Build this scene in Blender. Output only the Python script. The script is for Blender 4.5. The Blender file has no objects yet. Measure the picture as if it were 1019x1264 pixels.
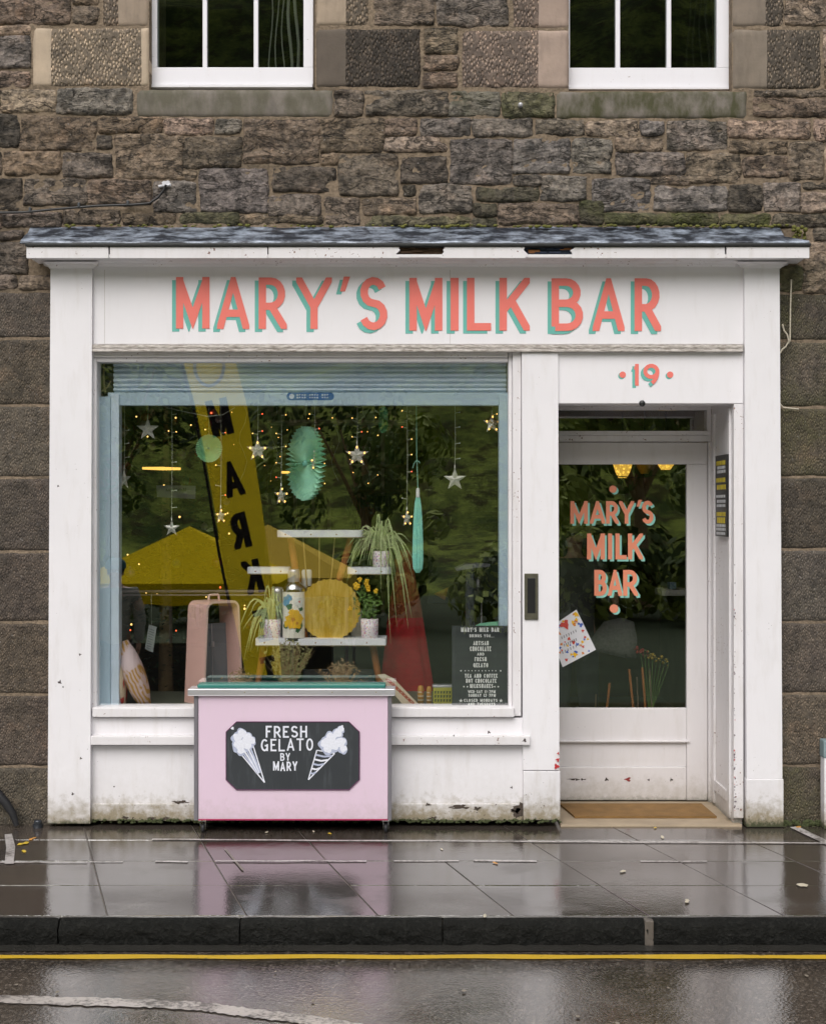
import bpy, bmesh, math, random
from mathutils import Vector, Matrix, noise as mn
rad = math.radians
random.seed(7)
SC = bpy.context.scene
COL = SC.collection

# ------------------------------------------------------------------ camera, sky, sun, exposure
F, CX, CZ, CAMY, EYE = 1755.6, 509.5, 632.0, -7.5, 1.65     # pixels per unit slope, picture centre, camera y, eye height
cam = bpy.data.cameras.new('camera'); camo = bpy.data.objects.new('camera', cam); COL.objects.link(camo)
camo.location = (0, CAMY, EYE); camo.rotation_euler = (rad(90), 0, 0)
cam.sensor_fit = 'VERTICAL'; cam.sensor_height = 36.0; cam.sensor_width = 36.0; cam.lens = 36.0*F/1264.0
cam.clip_start = 0.05; cam.clip_end = 2000
SC.camera = camo

world = bpy.data.worlds.new('World'); SC.world = world; world.use_nodes = True
wn = world.node_tree.nodes; wl = world.node_tree.links; wn.clear()
SUN_EL, SUN_ROT = rad(47), rad(194)
sky = wn.new('ShaderNodeTexSky'); sky.sky_type = 'NISHITA'; sky.sun_disc = False
sky.sun_elevation = SUN_EL; sky.sun_rotation = SUN_ROT
sky.air_density = 1.0; sky.dust_density = 6.0; sky.ozone_density = 0.6
hsv = wn.new('ShaderNodeHueSaturation'); hsv.inputs['Saturation'].default_value = 0.34     # overcast: the cloud takes the blue out
bg = wn.new('ShaderNodeBackground'); bg.inputs['Strength'].default_value = 0.095
wo = wn.new('ShaderNodeOutputWorld')
wl.new(sky.outputs[0], hsv.inputs['Color']); wl.new(hsv.outputs[0], bg.inputs[0]); wl.new(bg.outputs[0], wo.inputs[0])

sl = bpy.data.lights.new('sun', 'SUN'); sl.energy = 1.5; sl.angle = rad(60); sl.color = (1.0, 0.98, 0.965)
so = bpy.data.objects.new('sun', sl); COL.objects.link(so)
# the sky's sun: rotation is measured clockwise from +Y
sd = Vector((math.sin(SUN_ROT)*math.cos(SUN_EL), math.cos(SUN_ROT)*math.cos(SUN_EL), math.sin(SUN_EL)))
so.rotation_euler = sd.to_track_quat('Z', 'Y').to_euler()

SC.view_settings.view_transform = 'Standard'; SC.view_settings.look = 'None'
SC.view_settings.exposure = 0.31; SC.view_settings.gamma = 1.0
SC.view_settings.use_curve_mapping = False
SC.render.engine = 'CYCLES'
SC.cycles.max_bounces = 8; SC.cycles.transparent_max_bounces = 12; SC.cycles.glossy_bounces = 4

# ------------------------------------------------------------------ helpers
def P(x, y, Y):
    """the point at depth Y that the photograph shows at pixel x, y"""
    d = Y-CAMY
    return Vector(((x-CX)/F*d, Y, EYE-(y-CZ)/F*d))
def PX(x, Y): return (x-CX)/F*(Y-CAMY)
def PZ(y, Y): return EYE-(y-CZ)/F*(Y-CAMY)
def SZ(n, Y): return n/F*(Y-CAMY)
def G(x, y, z):
    """the point at height z that the photograph shows at pixel x, y (ground)"""
    d = (EYE-z)*F/(y-CZ)
    return Vector(((x-CX)/F*d, d+CAMY, z))
def sstep(a, b, v):
    t = max(0.0, min(1.0, (v-a)/(b-a))); return t*t*(3-2*t)

ORG = {}
def link(o, parent=None):
    COL.objects.link(o)
    if parent is not None: o.parent = parent
    return o
def tag(o, label=None, cat=None, group=None, kind=None):
    if label: o['label'] = label
    if cat: o['category'] = cat
    if group: o['group'] = group
    if kind: o['kind'] = kind
    return o
def thing(name, loc, label, cat, group=None, kind=None):
    o = bpy.data.objects.new(name, None); o.empty_display_size = .1
    o.location = loc; link(o); ORG[o] = Vector(loc)
    return tag(o, label, cat, group, kind)
def copy_tree(o, parent=None):
    c = o.copy(); COL.objects.link(c)
    if parent is not None: c.parent = parent
    for ch in list(o.children): copy_tree(ch, c)
    return c

class MB:
    """gathers geometry in world space and links it as one mesh object"""
    def __init__(s): s.v = []; s.f = []; s.m = []; s.sm = []
    def add(s, vs, fs, mi=0, smooth=False):
        b = len(s.v); s.v += [tuple(v) for v in vs]
        for f in fs: s.f.append([i+b for i in f]); s.m.append(mi); s.sm.append(smooth)
        return s
    def quad(s, a, b, c, d, mi=0): return s.add([a, b, c, d], [(0, 1, 2, 3)], mi)
    def poly(s, pts, mi=0): return s.add(pts, [tuple(range(len(pts)))], mi)
    def box(s, x0, x1, y0, y1, z0, z1, bev=0.0, mi=0):
        if x0 > x1: x0, x1 = x1, x0
        if y0 > y1: y0, y1 = y1, y0
        if z0 > z1: z0, z1 = z1, z0
        if bev <= 0:
            vs = [(x, y, z) for x in (x0, x1) for y in (y0, y1) for z in (z0, z1)]
            return s.add(vs, [(0, 1, 3, 2), (4, 6, 7, 5), (0, 4, 5, 1), (2, 3, 7, 6), (0, 2, 6, 4), (1, 5, 7, 3)], mi)
        bev = min(bev, (x1-x0)*.45, (y1-y0)*.45, (z1-z0)*.45)
        bm = bmesh.new(); bmesh.ops.create_cube(bm, size=1)
        for v in bm.verts:
            v.co = Vector(((x0+x1)/2+v.co.x*(x1-x0), (y0+y1)/2+v.co.y*(y1-y0), (z0+z1)/2+v.co.z*(z1-z0)))
        bmesh.ops.bevel(bm, geom=list(bm.edges), offset=bev, segments=2, profile=.6, affect='EDGES')
        bm.verts.index_update()
        s.add([v.co.copy() for v in bm.verts], [[v.index for v in f.verts] for f in bm.faces], mi); bm.free()
        return s
    def pbox(s, x0, y0, x1, y1, Yf, Yb, bev=.003, mi=0):
        """box whose front face (depth Yf) covers the pixel rectangle"""
        a = P(x0, y0, Yf); b = P(x1, y1, Yf)
        return s.box(a.x, b.x, Yf, Yb, b.z, a.z, bev, mi)
    def tube(s, pts, r, n=8, mi=0, caps=True, smooth=True):
        pts = [Vector(p) for p in pts]; rs = r if isinstance(r, (list, tuple)) else [r]*len(pts)
        rings = []; up = Vector((0.13, 0.31, 0.94))
        for i, p in enumerate(pts):
            t = (pts[min(i+1, len(pts)-1)]-pts[max(i-1, 0)]).normalized()
            u = t.cross(up)
            if u.length < 1e-3: u = t.cross(Vector((1, 0, 0)))
            u.normalize(); w = t.cross(u)
            rings.append([p+(u*math.cos(2*math.pi*k/n)+w*math.sin(2*math.pi*k/n))*rs[i] for k in range(n)])
        vs = [q for rg in rings for q in rg]; fs = []
        for i in range(len(pts)-1):
            for k in range(n): fs.append((i*n+k, i*n+(k+1) % n, (i+1)*n+(k+1) % n, (i+1)*n+k))
        s.add(vs, fs, mi, smooth)
        if caps:
            s.poly(rings[0][::-1], mi); s.poly(rings[-1], mi)
        return s
    def lathe(s, prof, c, n=24, mi=0, axis='Z', smooth=True):
        """prof: (radius, height) pairs"""
        c = Vector(c); vs = []; fs = []; m = len(prof)
        for r, h in prof:
            for k in range(n):
                a = 2*math.pi*k/n
                q = Vector((r*math.cos(a), r*math.sin(a), h))
                if axis == 'Y': q = Vector((q.x, q.z, q.y))
                if axis == 'X': q = Vector((q.z, q.x, q.y))
                vs.append(c+q)
        for i in range(m-1):
            for k in range(n): fs.append((i*n+k, i*n+(k+1) % n, (i+1)*n+(k+1) % n, (i+1)*n+k))
        s.add(vs, fs, mi, smooth)
        if prof[0][0] > 1e-4: s.poly(vs[:n][::-1], mi)
        if prof[-1][0] > 1e-4: s.poly(vs[-n:], mi)
        return s
    def prism(s, pts, Yf, Yb, mi=0):
        """outline (x, z) extruded from Yf to Yb"""
        n = len(pts)
        a = [(x, Yf, z) for x, z in pts]; b = [(x, Yb, z) for x, z in pts]
        s.add(a+b, [tuple(range(n)), tuple(range(2*n-1, n-1, -1))]+[(i, n+i, n+(i+1) % n, (i+1) % n) for i in range(n)], mi)
        return s
    def sphere(s, c, r, n=8, mi=0, sq=(1, 1, 1)):
        c = Vector(c); vs = []; fs = []; m = max(4, n//2+1)
        for i in range(m+1):
            t = math.pi*i/m
            for k in range(n):
                a = 2*math.pi*k/n
                vs.append(c+Vector((math.sin(t)*math.cos(a)*r*sq[0], math.sin(t)*math.sin(a)*r*sq[1], math.cos(t)*r*sq[2])))
        for i in range(m):
            for k in range(n): fs.append((i*n+k, (i+1)*n+k, (i+1)*n+(k+1) % n, i*n+(k+1) % n))
        return s.add(vs, fs, mi, True)
    def build(s, name, mats, parent=None, label=None, kind=None, fix=True):
        off = ORG.get(parent, Vector((0, 0, 0))) if parent is not None else Vector((0, 0, 0))
        me = bpy.data.meshes.new(name)
        me.from_pydata([(v[0]-off.x, v[1]-off.y, v[2]-off.z) for v in s.v], [], s.f)
        if not isinstance(mats, (list, tuple)): mats = [mats]
        for m in mats: me.materials.append(m)
        me.polygons.foreach_set('material_index', s.m); me.polygons.foreach_set('use_smooth', s.sm)
        me.update()
        if fix:
            bm = bmesh.new(); bm.from_mesh(me); bmesh.ops.recalc_face_normals(bm, faces=bm.faces); bm.to_mesh(me); bm.free()
        o = bpy.data.objects.new(name, me); link(o, parent); ORG[o] = off
        if label: o['label'] = label
        if kind: o['kind'] = kind
        return o

# ------------------------------------------------------------------ materials
class NT:
    def __init__(s, name):
        s.mat = bpy.data.materials.new(name); s.mat.use_nodes = True
        s.t = s.mat.node_tree; s.n = s.t.nodes; s.l = s.t.links
        s.b = s.n['Principled BSDF']; s.out = s.n['Material Output']
        s.tc = s.n.new('ShaderNodeTexCoord').outputs['Object']
    def set(s, inp, val):
        if hasattr(val, 'is_output') or isinstance(val, bpy.types.NodeSocket): s.l.new(val, inp)
        else: inp.default_value = val
    def map(s, scale=(1, 1, 1), rot=(0, 0, 0), loc=(0, 0, 0), co=None):
        m = s.n.new('ShaderNodeMapping'); s.l.new(co or s.tc, m.inputs['Vector'])
        m.inputs['Scale'].default_value = scale; m.inputs['Rotation'].default_value = rot; m.inputs['Location'].default_value = loc
        return m.outputs[0]
    def noise(s, scale, detail=4, rough=.55, co=None, dist=0.0):
        q = s.n.new('ShaderNodeTexNoise'); s.l.new(co or s.tc, q.inputs['Vector'])
        q.inputs['Scale'].default_value = scale; q.inputs['Detail'].default_value = detail
        q.inputs['Roughness'].default_value = rough; q.inputs['Distortion'].default_value = dist
        return q.outputs['Fac']
    def voro(s, scale, co=None, feature='F1', out='Distance', rnd=1.0):
        q = s.n.new('ShaderNodeTexVoronoi'); q.feature = feature; s.l.new(co or s.tc, q.inputs['Vector'])
        q.inputs['Scale'].default_value = scale; q.inputs['Randomness'].default_value = rnd
        return q.outputs[out]
    def ramp(s, fac, stops):
        r = s.n.new('ShaderNodeValToRGB'); s.l.new(fac, r.inputs[0]); e = r.color_ramp.elements
        while len(e) < len(stops): e.new(.5)
        for k, (p, c) in enumerate(stops):
            e[k].position = p; e[k].color = (c, c, c, 1) if isinstance(c, (int, float)) else (*c, 1)
        return r.outputs[0]
    def mix(s, fac, a, b, mode='MIX'):
        m = s.n.new('ShaderNodeMix'); m.data_type = 'RGBA'; m.blend_type = mode
        s.set(m.inputs[0], fac)
        for i, c in ((6, a), (7, b)):
            if isinstance(c, tuple): m.inputs[i].default_value = (*c, 1) if len(c) == 3 else c
            else: s.l.new(c, m.inputs[i])
        return m.outputs[2]
    def math(s, op, a, b=0.0, clamp=False):
        m = s.n.new('ShaderNodeMath'); m.operation = op; m.use_clamp = clamp
        s.set(m.inputs[0], a); s.set(m.inputs[1], b); return m.outputs[0]
    def sep(s, co=None):
        q = s.n.new('ShaderNodeSeparateXYZ'); s.l.new(co or s.tc, q.inputs[0]); return q.outputs
    def bump(s, h, strength=.3, dist=.01, nrm=None):
        b = s.n.new('ShaderNodeBump'); s.l.new(h, b.inputs['Height'])
        b.inputs['Strength'].default_value = strength; b.inputs['Distance'].default_value = dist
        if nrm: s.l.new(nrm, b.inputs['Normal'])
        return b.outputs[0]
    def attr(s, name):
        a = s.n.new('ShaderNodeAttribute'); a.attribute_type = 'OBJECT'; a.attribute_name = name; return a
    def base(s, c):
        if isinstance(c, tuple): s.b.inputs['Base Color'].default_value = (*c, 1)
        else: s.l.new(c, s.b.inputs['Base Color'])
    def P(s, **k):
        for n, v in k.items(): s.set(s.b.inputs[n.replace('_', ' ')], v)
        return s.mat

def simple(name, col, rough=.5, var=.12, scale=14, metal=0.0, bump=.0, bscale=90, spec=.5, coat=0.0):
    t = NT(name); n = t.noise(scale, 5)
    lo = tuple(c*(1-var) for c in col); hi = tuple(min(1, c*(1+var)) for c in col)
    t.base(t.mix(n, lo, hi))
    t.P(Roughness=t.math('MULTIPLY_ADD', t.noise(scale*2.3, 3), .0) if False else rough, Metallic=metal, Specular_IOR_Level=spec, Coat_Weight=coat)
    if bump > 0: t.P(Normal=t.bump(t.noise(bscale, 5), bump, .004))
    return t.mat
def emitter(name, col, strength):
    t = NT(name); t.base(col); t.P(Emission_Color=(*col, 1), Emission_Strength=strength, Roughness=.4); return t.mat

def stone_mat(name, tooled=False, deep=1.0, vs=120):
    t = NT(name); tint = t.attr('tint').outputs['Color']; moss = t.attr('moss').outputs['Fac']
    n1 = t.noise(9, 6, .6); n2 = t.noise(34, 6, .65); n3 = t.noise(4.2, 4, .5); n4 = t.noise(120, 3, .6)
    c = t.mix(t.ramp(n2, [(.36, 0.0), (.64, 1.0)]), (.48, .48, .49), (1.42, 1.38, 1.32))
    c = t.mix(1.0, tint, c, 'MULTIPLY')
    if tooled: c = t.mix(.35, c, tint); c = t.mix(t.ramp(t.noise(6, 5, .65, t.map((1, 1, .14))), [(.56, 0.0), (.74, .5)]), c, t.mix(1.0, c, (1.7, 1.65, 1.6), 'MULTIPLY'))
    c = t.mix(t.ramp(n1, [(.50, 0.0), (.60, .45 if tooled else .9)]), c, t.mix(1.0, c, (.40, .41, .42), 'MULTIPLY'))       # soot
    c = t.mix(t.ramp(t.noise(7, 5, .6, t.map(loc=(3, 9, 4))), [(.56, 0.0), (.72, .55)]), c, t.mix(1.0, c, (1.75, 1.55, 1.42), 'MULTIPLY'))
    c = t.mix(t.ramp(t.noise(60, 2, .5, t.map(loc=(7, 1, 2))), [(.68, 0.0), (.75, .6)]), c, (.36, .33, .31))   # pale flecks, lichen
    cr = t.math('ABSOLUTE', t.math('SUBTRACT', t.noise(7.5, 5, .6, t.map((.55, 1, 1.5), loc=(1, 4, 6)), .6), .5)); fiss = t.ramp(cr, [(.0, 1.0), (.020, .0)])
    if not tooled: c = t.mix(t.math('MULTIPLY', fiss, .8), c, (.030, .026, .022))
    mf = t.math('MULTIPLY', t.ramp(n3, [(.35, 0.0), (.6, 1.0)]), moss, True)
    mf = t.math('MULTIPLY', mf, t.ramp(n2, [(.3, .3), (.6, 1.0)]))
    c = t.mix(mf, c, (.075, .085, .022))
    t.base(c)
    if tooled:
        st = t.voro(vs, t.map((1.0, 1.0, .55), (0, rad(38), 0)), rnd=.75)
        b = t.bump(t.ramp(st, [(.0, 0.0), (.55, 1.0)]), .85, .010*deep)
        b = t.bump(n2, .5, .008, b)
        c2 = t.mix(t.ramp(st, [(.1, 0.0), (.5, 1.0)]), t.mix(1.0, c, (1.32, 1.28, 1.23), 'MULTIPLY'), t.mix(1.0, c, (1-.42*deep,)*3, 'MULTIPLY'))
        t.base(c2)
    else:
        b = t.bump(n2, 1.0, .022); b = t.bump(t.voro(38, t.map((1, 1, 1.8), loc=(2, 5, 1))), .5, .012, b); b = t.bump(n4, .8, .006, b); b = t.bump(t.math('SUBTRACT', 1.0, fiss), .8, .012, b)
    return t.P(Roughness=.82, Normal=b, Specular_IOR_Level=.35)
M_STONE = stone_mat('rough_sandstone'); M_TOOL = stone_mat('tooled_sandstone', True, 1.0, 105); M_DROVE = stone_mat('droved_sandstone', True, 1.5, 72)
def smooth_stone():
    t = NT('dressed_sandstone'); tint = t.attr('tint').outputs['Color']; moss = t.attr('moss').outputs['Fac']
    n = t.noise(11, 6, .6); v = t.noise(24, 5, .6, t.map((1, 1, .25)))
    c = t.mix(1.0, tint, t.mix(n, (.72, .72, .73), (1.25, 1.22, 1.18)), 'MULTIPLY')
    c = t.mix(t.ramp(v, [(.5, 0.0), (.75, .5)]), c, t.mix(1.0, c, (.55, .55, .56), 'MULTIPLY'))
    z = t.sep(t.tc)[2]
    mf = t.math('MULTIPLY', t.ramp(t.noise(9, 5, .6, t.map((1, 1, .5))), [(.38, 0.0), (.58, 1.0)]), moss, True)
    c = t.mix(mf, c, (.055, .055, .022)); t.base(c)
    return t.P(Roughness=.8, Normal=t.bump(t.noise(70, 5), .35, .005), Specular_IOR_Level=.35)
M_SMOOTH = smooth_stone()
def mortar_mat():
    t = NT('lime_mortar'); n = t.noise(7, 5); m = t.noise(60, 4)
    c = t.mix(n, (.18, .138, .096), (.31, .238, .172)); c = t.mix(t.ramp(m, [(.4, 0.0), (.7, .6)]), c, (.09, .074, .056)); c = t.mix(t.ramp(t.noise(3.1, 5, .6), [(.54, 0.0), (.70, .65)]), c, (.08, .066, .05)); t.base(c)
    return t.P(Roughness=.95, Normal=t.bump(m, .8, .012), Specular_IOR_Level=.2)
M_MORTAR = mortar_mat()

def paint_mat(name, col=(.785, .77, .80), base_dirt=1.0, chips=.6, grime=.34, under=(.05, .035, .03)):
    t = NT(name); z = t.sep()[2]
    big = t.noise(2.3, 5, .6); brush = t.noise(50, 4, .6, t.map((1, 1, .08)))
    c = t.mix(t.ramp(big, [(.35, 0.0), (.75, grime)]), col, tuple(k*.84 for k in col))
    c = t.mix(t.ramp(t.noise(18, 5, .6, t.map((1, 1, .18))), [(.52, 0.0), (.8, grime*.9)]), c, (.50, .46, .42))
    # splashed dirt on the lowest hand's breadth, broken up by noise
    zz = t.math('ADD', z, t.math('MULTIPLY', t.math('SUBTRACT', t.noise(26, 5, .65), .5), .26))
    c = t.mix(t.math('MULTIPLY', t.ramp(zz, [(.0, 1.0), (.05, .75), (.16, .12), (.32, 0.0)]), base_dirt, True), c, (.27, .23, .16))
    zz2 = t.math('ADD', z, t.math('MULTIPLY', t.math('SUBTRACT', t.noise(60, 4, .7), .5), .10))
    c = t.mix(t.math('MULTIPLY', t.ramp(zz2, [(.0, 1.0), (.012, .9), (.045, 0.0)]), base_dirt, True), c, (.055, .06, .03))
    # small specks and chips
    sp = t.ramp(t.noise(75, 2, .5), [(.76-.05*chips, 0.0), (.79-.05*chips, 1.0)])
    sp = t.math('MULTIPLY', sp, t.ramp(t.noise(5, 3), [(.5, 0.0), (.62, chips)]), True)
    c = t.mix(sp, c, under); t.base(c)
    b = t.bump(brush, .22, .003); b = t.bump(t.noise(9, 3), .08, .01, b)
    return t.P(Roughness=.42, Normal=b, Specular_IOR_Level=.4)
M_WHITE = paint_mat('white_paint')
M_PLINTH = paint_mat('white_paint_flaking', base_dirt=1.25, chips=1.6, grime=.7)
M_TRIM = paint_mat('white_paint_weathered', col=(.735, .715, .735), base_dirt=.6, chips=1.7, grime=.5, under=(.16, .06, .035))
M_DOOR = paint_mat('door_paint', col=(.70, .675, .69), base_dirt=.5, chips=.6, grime=.35)
M_FASCIA = paint_mat('fascia_paint', col=(.785, .77, .80), base_dirt=0, chips=.25, grime=.16)
M_SASH = paint_mat('sash_paint', col=(.80, .79, .84), base_dirt=0, chips=.9, grime=.12, under=(.2, .13, .09))
def architrave_mat():
    t = NT('weathered_moulding'); n = t.noise(40, 5, .65, t.map((.6, 1, 4)))
    c = t.mix(t.ramp(n, [(.42, 0.0), (.62, 1.0)]), (.60, .56, .53), (.23, .20, .17)); t.base(c)
    return t.P(Roughness=.6, Normal=t.bump(n, .3, .004))
M_ARCH = architrave_mat()
def lead_mat():
    t = NT('lead_sheet'); n = t.noise(9, 8, .72, t.map((.8, 1, 3))); m = t.noise(30, 5)
    c = t.mix(t.ramp(n, [(.45, 0.0), (.66, 1.0)]), (.026, .031, .043), (.42, .48, .58))
    c = t.mix(t.ramp(m, [(.55, 0.0), (.75, .6)]), c, (.05, .055, .06)); t.base(c)
    return t.P(Roughness=.38, Metallic=.25, Normal=t.bump(t.noise(14, 5, .6, t.map((1, 1, 2))), .5, .012))
M_LEAD = lead_mat()
M_GUTTER = simple('black_edge', (.012, .013, .013), .5, .4, 20, bump=.4)
def slab_mat():
    t = NT('wet_paving'); tint = t.attr('tint').outputs['Color']
    n = t.noise(5, 6, .6); f = t.noise(90, 4, .6)
    c = t.mix(1.0, tint, t.mix(n, (.7, .7, .7), (1.3, 1.27, 1.24)), 'MULTIPLY')
    c = t.mix(t.ramp(f, [(.55, 0.0), (.75, .7)]), c, (.095, .082, .072)); c = t.mix(t.ramp(t.noise(2.2, 6, .7), [(.45, 0.0), (.7, .6)]), c, (.062, .052, .044)); t.base(c)
    r = t.ramp(t.noise(3.0, 5, .6, t.map(loc=(5, 2, 0))), [(.34, .03), (.52, .10), (.68, .26)])
    b = t.bump(t.noise(15, 4, .6), .12, .004); b = t.bump(t.noise(46, 3, .6), .13, .0026, b); b = t.bump(f, .16, .0018, b)
    return t.P(Roughness=r, Normal=b, IOR=3.0, Specular_IOR_Level=.5)
M_SLAB = slab_mat()
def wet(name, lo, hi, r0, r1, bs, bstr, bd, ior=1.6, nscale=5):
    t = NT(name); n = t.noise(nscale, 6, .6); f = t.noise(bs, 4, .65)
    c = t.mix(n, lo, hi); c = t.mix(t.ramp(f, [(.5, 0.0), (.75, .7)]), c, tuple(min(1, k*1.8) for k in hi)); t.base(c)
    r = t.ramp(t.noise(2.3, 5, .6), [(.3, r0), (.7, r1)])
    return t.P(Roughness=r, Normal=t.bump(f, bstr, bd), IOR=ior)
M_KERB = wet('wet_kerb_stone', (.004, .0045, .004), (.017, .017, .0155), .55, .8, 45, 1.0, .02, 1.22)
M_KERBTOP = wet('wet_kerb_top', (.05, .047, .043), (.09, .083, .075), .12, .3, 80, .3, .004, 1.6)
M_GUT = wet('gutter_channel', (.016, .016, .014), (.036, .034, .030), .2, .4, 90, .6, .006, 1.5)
def road_mat():
    t = NT('wet_asphalt_chips'); n = t.noise(3, 6, .6); f = t.noise(150, 4, .7); v = t.voro(75); vc = t.voro(75, out='Color')
    c = t.mix(n, (.046, .036, .028), (.085, .068, .053)); bw = t.n.new('ShaderNodeRGBToBW'); t.l.new(vc, bw.inputs[0])
    c = t.mix(t.ramp(bw.outputs[0], [(.45, 0.0), (.9, .85)]), c, (.20, .168, .14)); c = t.mix(t.ramp(v, [(.35, 0.0), (.6, .8)]), c, (.022, .018, .015)); t.base(c)
    r = t.ramp(t.noise(2.2, 6, .65), [(.34, .05), (.66, .22)])
    b = t.bump(v, .11, .003); b = t.bump(f, .09, .003, b); b = t.bump(t.noise(14, 3), .06, .004, b)
    return t.P(Roughness=r, Normal=b, IOR=3.1)
M_ROAD = road_mat()
M_ROAD_PLAIN = wet('wet_asphalt', (.050, .039, .030), (.100, .080, .062), .05, .13, 170, .11, .003, 2.3, 3)
M_BED = simple('joint_sand', (.105, .090, .076), .5, .5, 30, bump=.6)
def worn_paint(name, col, wear=.5, under=(.07, .06, .055)):
    t = NT(name); n = t.noise(60, 5, .7); n2 = t.noise(7, 4, .6)
    m = t.math('ADD', t.math('MULTIPLY', n, .6), t.math('MULTIPLY', n2, .4))
    t.base(t.mix(t.ramp(m, [(.62-.2*wear, 0.0), (.70-.15*wear, 1.0)]), col, under))
    return t.P(Roughness=.28, Normal=t.bump(n, .3, .003), IOR=1.55)
M_YELLOW = worn_paint('yellow_road_paint', (.62, .40, .035), .18)
M_ROADWHITE = worn_paint('white_road_paint', (.46, .42, .39), .72)
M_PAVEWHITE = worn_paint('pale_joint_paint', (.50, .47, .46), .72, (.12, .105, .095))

def glass_mat(name, refl, tintc=(.985, .99, .985), smear=.0):
    t = NT(name); t.n.remove(t.b)
    tr = t.n.new('ShaderNodeBsdfTransparent'); tr.inputs[0].default_value = (*tintc, 1)
    gl = t.n.new('ShaderNodeBsdfGlossy'); gl.inputs['Roughness'].default_value = .0; gl.inputs['Color'].default_value = (1, 1, 1, 1)
    if smear:
        w = t.noise(1.3, 2); t.l.new(t.bump(w, smear, .004), gl.inputs['Normal'])
    fr = t.n.new('ShaderNodeLayerWeight'); fr.inputs['Blend'].default_value = .35
    fac = t.math('ADD', refl, t.math('MULTIPLY', fr.outputs['Fresnel'], .15), True)
    mx = t.n.new('ShaderNodeMixShader'); t.l.new(fac, mx.inputs[0]); t.l.new(tr.outputs[0], mx.inputs[1]); t.l.new(gl.outputs[0], mx.inputs[2])
    t.l.new(mx.outputs[0], t.out.inputs['Surface']); return t.mat
M_GLASS = glass_mat('shop_window_glass', .15, smear=.012)
M_DOORGLASS = glass_mat('door_glass', .14, smear=.012)
M_UPGLASS = glass_mat('old_window_glass', .05, (.7, .74, .7), smear=.25)
M_CLEAR = glass_mat('clear_glassware', .16, (.93, .95, .95))

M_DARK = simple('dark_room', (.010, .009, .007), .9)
M_INWALL = simple('olive_wall', (.17, .14, .055), .8, .35, 3)
M_INFLOOR = simple('shop_floor', (.035, .03, .022), .6, .3, 6)
M_PLATFORM = simple('platform_board', (.14, .15, .11), .5, .25, 6)
M_STEEL = simple('galvanised_steel', (.64, .75, .86), .3, .14, 7, metal=.0, bump=.08)
M_BLUE = simple('pale_blue_metal', (.44, .57, .67), .45, .08, 6, bump=.05)
M_CORAL = simple('coral_paint', (.80, .185, .150), .5, .07, 12)
M_TEAL = simple('teal_paint', (.135, .44, .385), .5, .08, 12)
M_CORAL2 = simple('salmon_vinyl', (.78, .27, .16), .5, .06, 12)
M_MINT2 = simple('mint_vinyl', (.25, .58, .50), .5, .06, 12)
M_PINK = paint_mat('pink_laminate', col=(.70, .545, .665), base_dirt=.35, chips=.25, grime=.14)
M_PINK2 = simple('pink_enamel', (.84, .53, .47), .4, .05, 5)
M_PINKLIGHT = simple('pale_pink_trim', (.86, .62, .55), .45, .06, 5)
M_ALU = simple('aluminium_trim', (.62, .62, .66), .3, .12, 8, metal=.6)
M_GREEN = simple('green_tray', (.02, .17, .14), .4, .15, 10)
def chalk_mat():
    t = NT('chalkboard_paint'); n = t.noise(40, 4, .6, t.map((1, 1, .15))); m = t.noise(5, 5)
    c = t.mix(m, (.018, .022, .026), (.036, .042, .048)); c = t.mix(t.ramp(n, [(.55, 0.0), (.8, .5)]), c, (.085, .095, .105)); t.base(c)
    return t.P(Roughness=.7)
M_CHALK = chalk_mat()
M_CHALKWHITE = simple('chalk', (.72, .74, .82), .9, .2, 120)
M_CHALKSHADE = simple('chalk_rubbed', (.42, .46, .60), .9, .35, 90)
M_PURPLE = simple('plum_edge', (.12, .02, .09), .5)
M_RUBBER = simple('black_rubber', (.012, .012, .014), .55, .3)
M_BLACK = simple('black_plastic', (.014, .014, .015), .35, .3)
M_CHROME = simple('chrome', (.55, .56, .58), .15, .1, metal=1.0)
M_BRASSY = simple('brass_rod', (.55, .43, .18), .3, .15, metal=.7)
M_WOODO = simple('orange_wood', (.33, .12, .03), .4, .3, 12)
M_LAMINATE = simple('white_laminate', (.88, .90, .94), .35, .04)
M_BRASSTRIM = simple('brass_edge', (.42, .36, .22), .35, .25, 30, metal=.5)
def gold_mat():
    t = NT('gold_foil'); n = t.noise(60, 5, .7, t.map((1, 1, .12), (0, rad(22), 0))); m = t.noise(14, 4)
    c = t.mix(t.ramp(n, [(.4, 0.0), (.7, 1.0)]), (.72, .46, .04), (.98, .74, .22)); t.base(c)
    return t.P(Roughness=.36, Metallic=.6, Normal=t.bump(n, .4, .003))
M_GOLD = gold_mat()
M_CREAM = simple('cream_enamel', (.90, .87, .76), .3, .04)
M_YFLOWER = simple('yellow_petals', (.85, .50, .01), .5, .15, 40)
M_BFLOWER = simple('blue_petals', (.16, .40, .60), .5, .2, 40)
M_WFLOWER = simple('white_petals', (.80, .80, .74), .5, .1, 40)
M_RFLOWER = simple('red_print', (.60, .07, .05), .5, .15, 40)
M_LEAFPRINT = simple('green_print', (.05, .16, .06), .5, .2, 40)
def pot_mat():
    t = NT('floral_pot'); v = t.voro(95); h = t.voro(95, out='Color')
    c = t.mix(t.ramp(v, [(.32, 1.0), (.40, 0.0)]), (.88, .82, .84), t.mix(.6, (.62, .06, .09), h)); t.base(c); return t.P(Roughness=.35)
M_POT = pot_mat()
M_SPIDER = simple('spider_plant_leaf', (.25, .38, .10), .5, .3, 30)
M_SPIDERPALE = simple('spider_plant_margin', (.64, .68, .40), .5, .2, 30)
M_LEAF = simple('green_leaf', (.10, .19, .03), .5, .35, 25)
M_TWIG = simple('dry_twig', (.38, .26, .13), .8, .35, 40)
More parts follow.
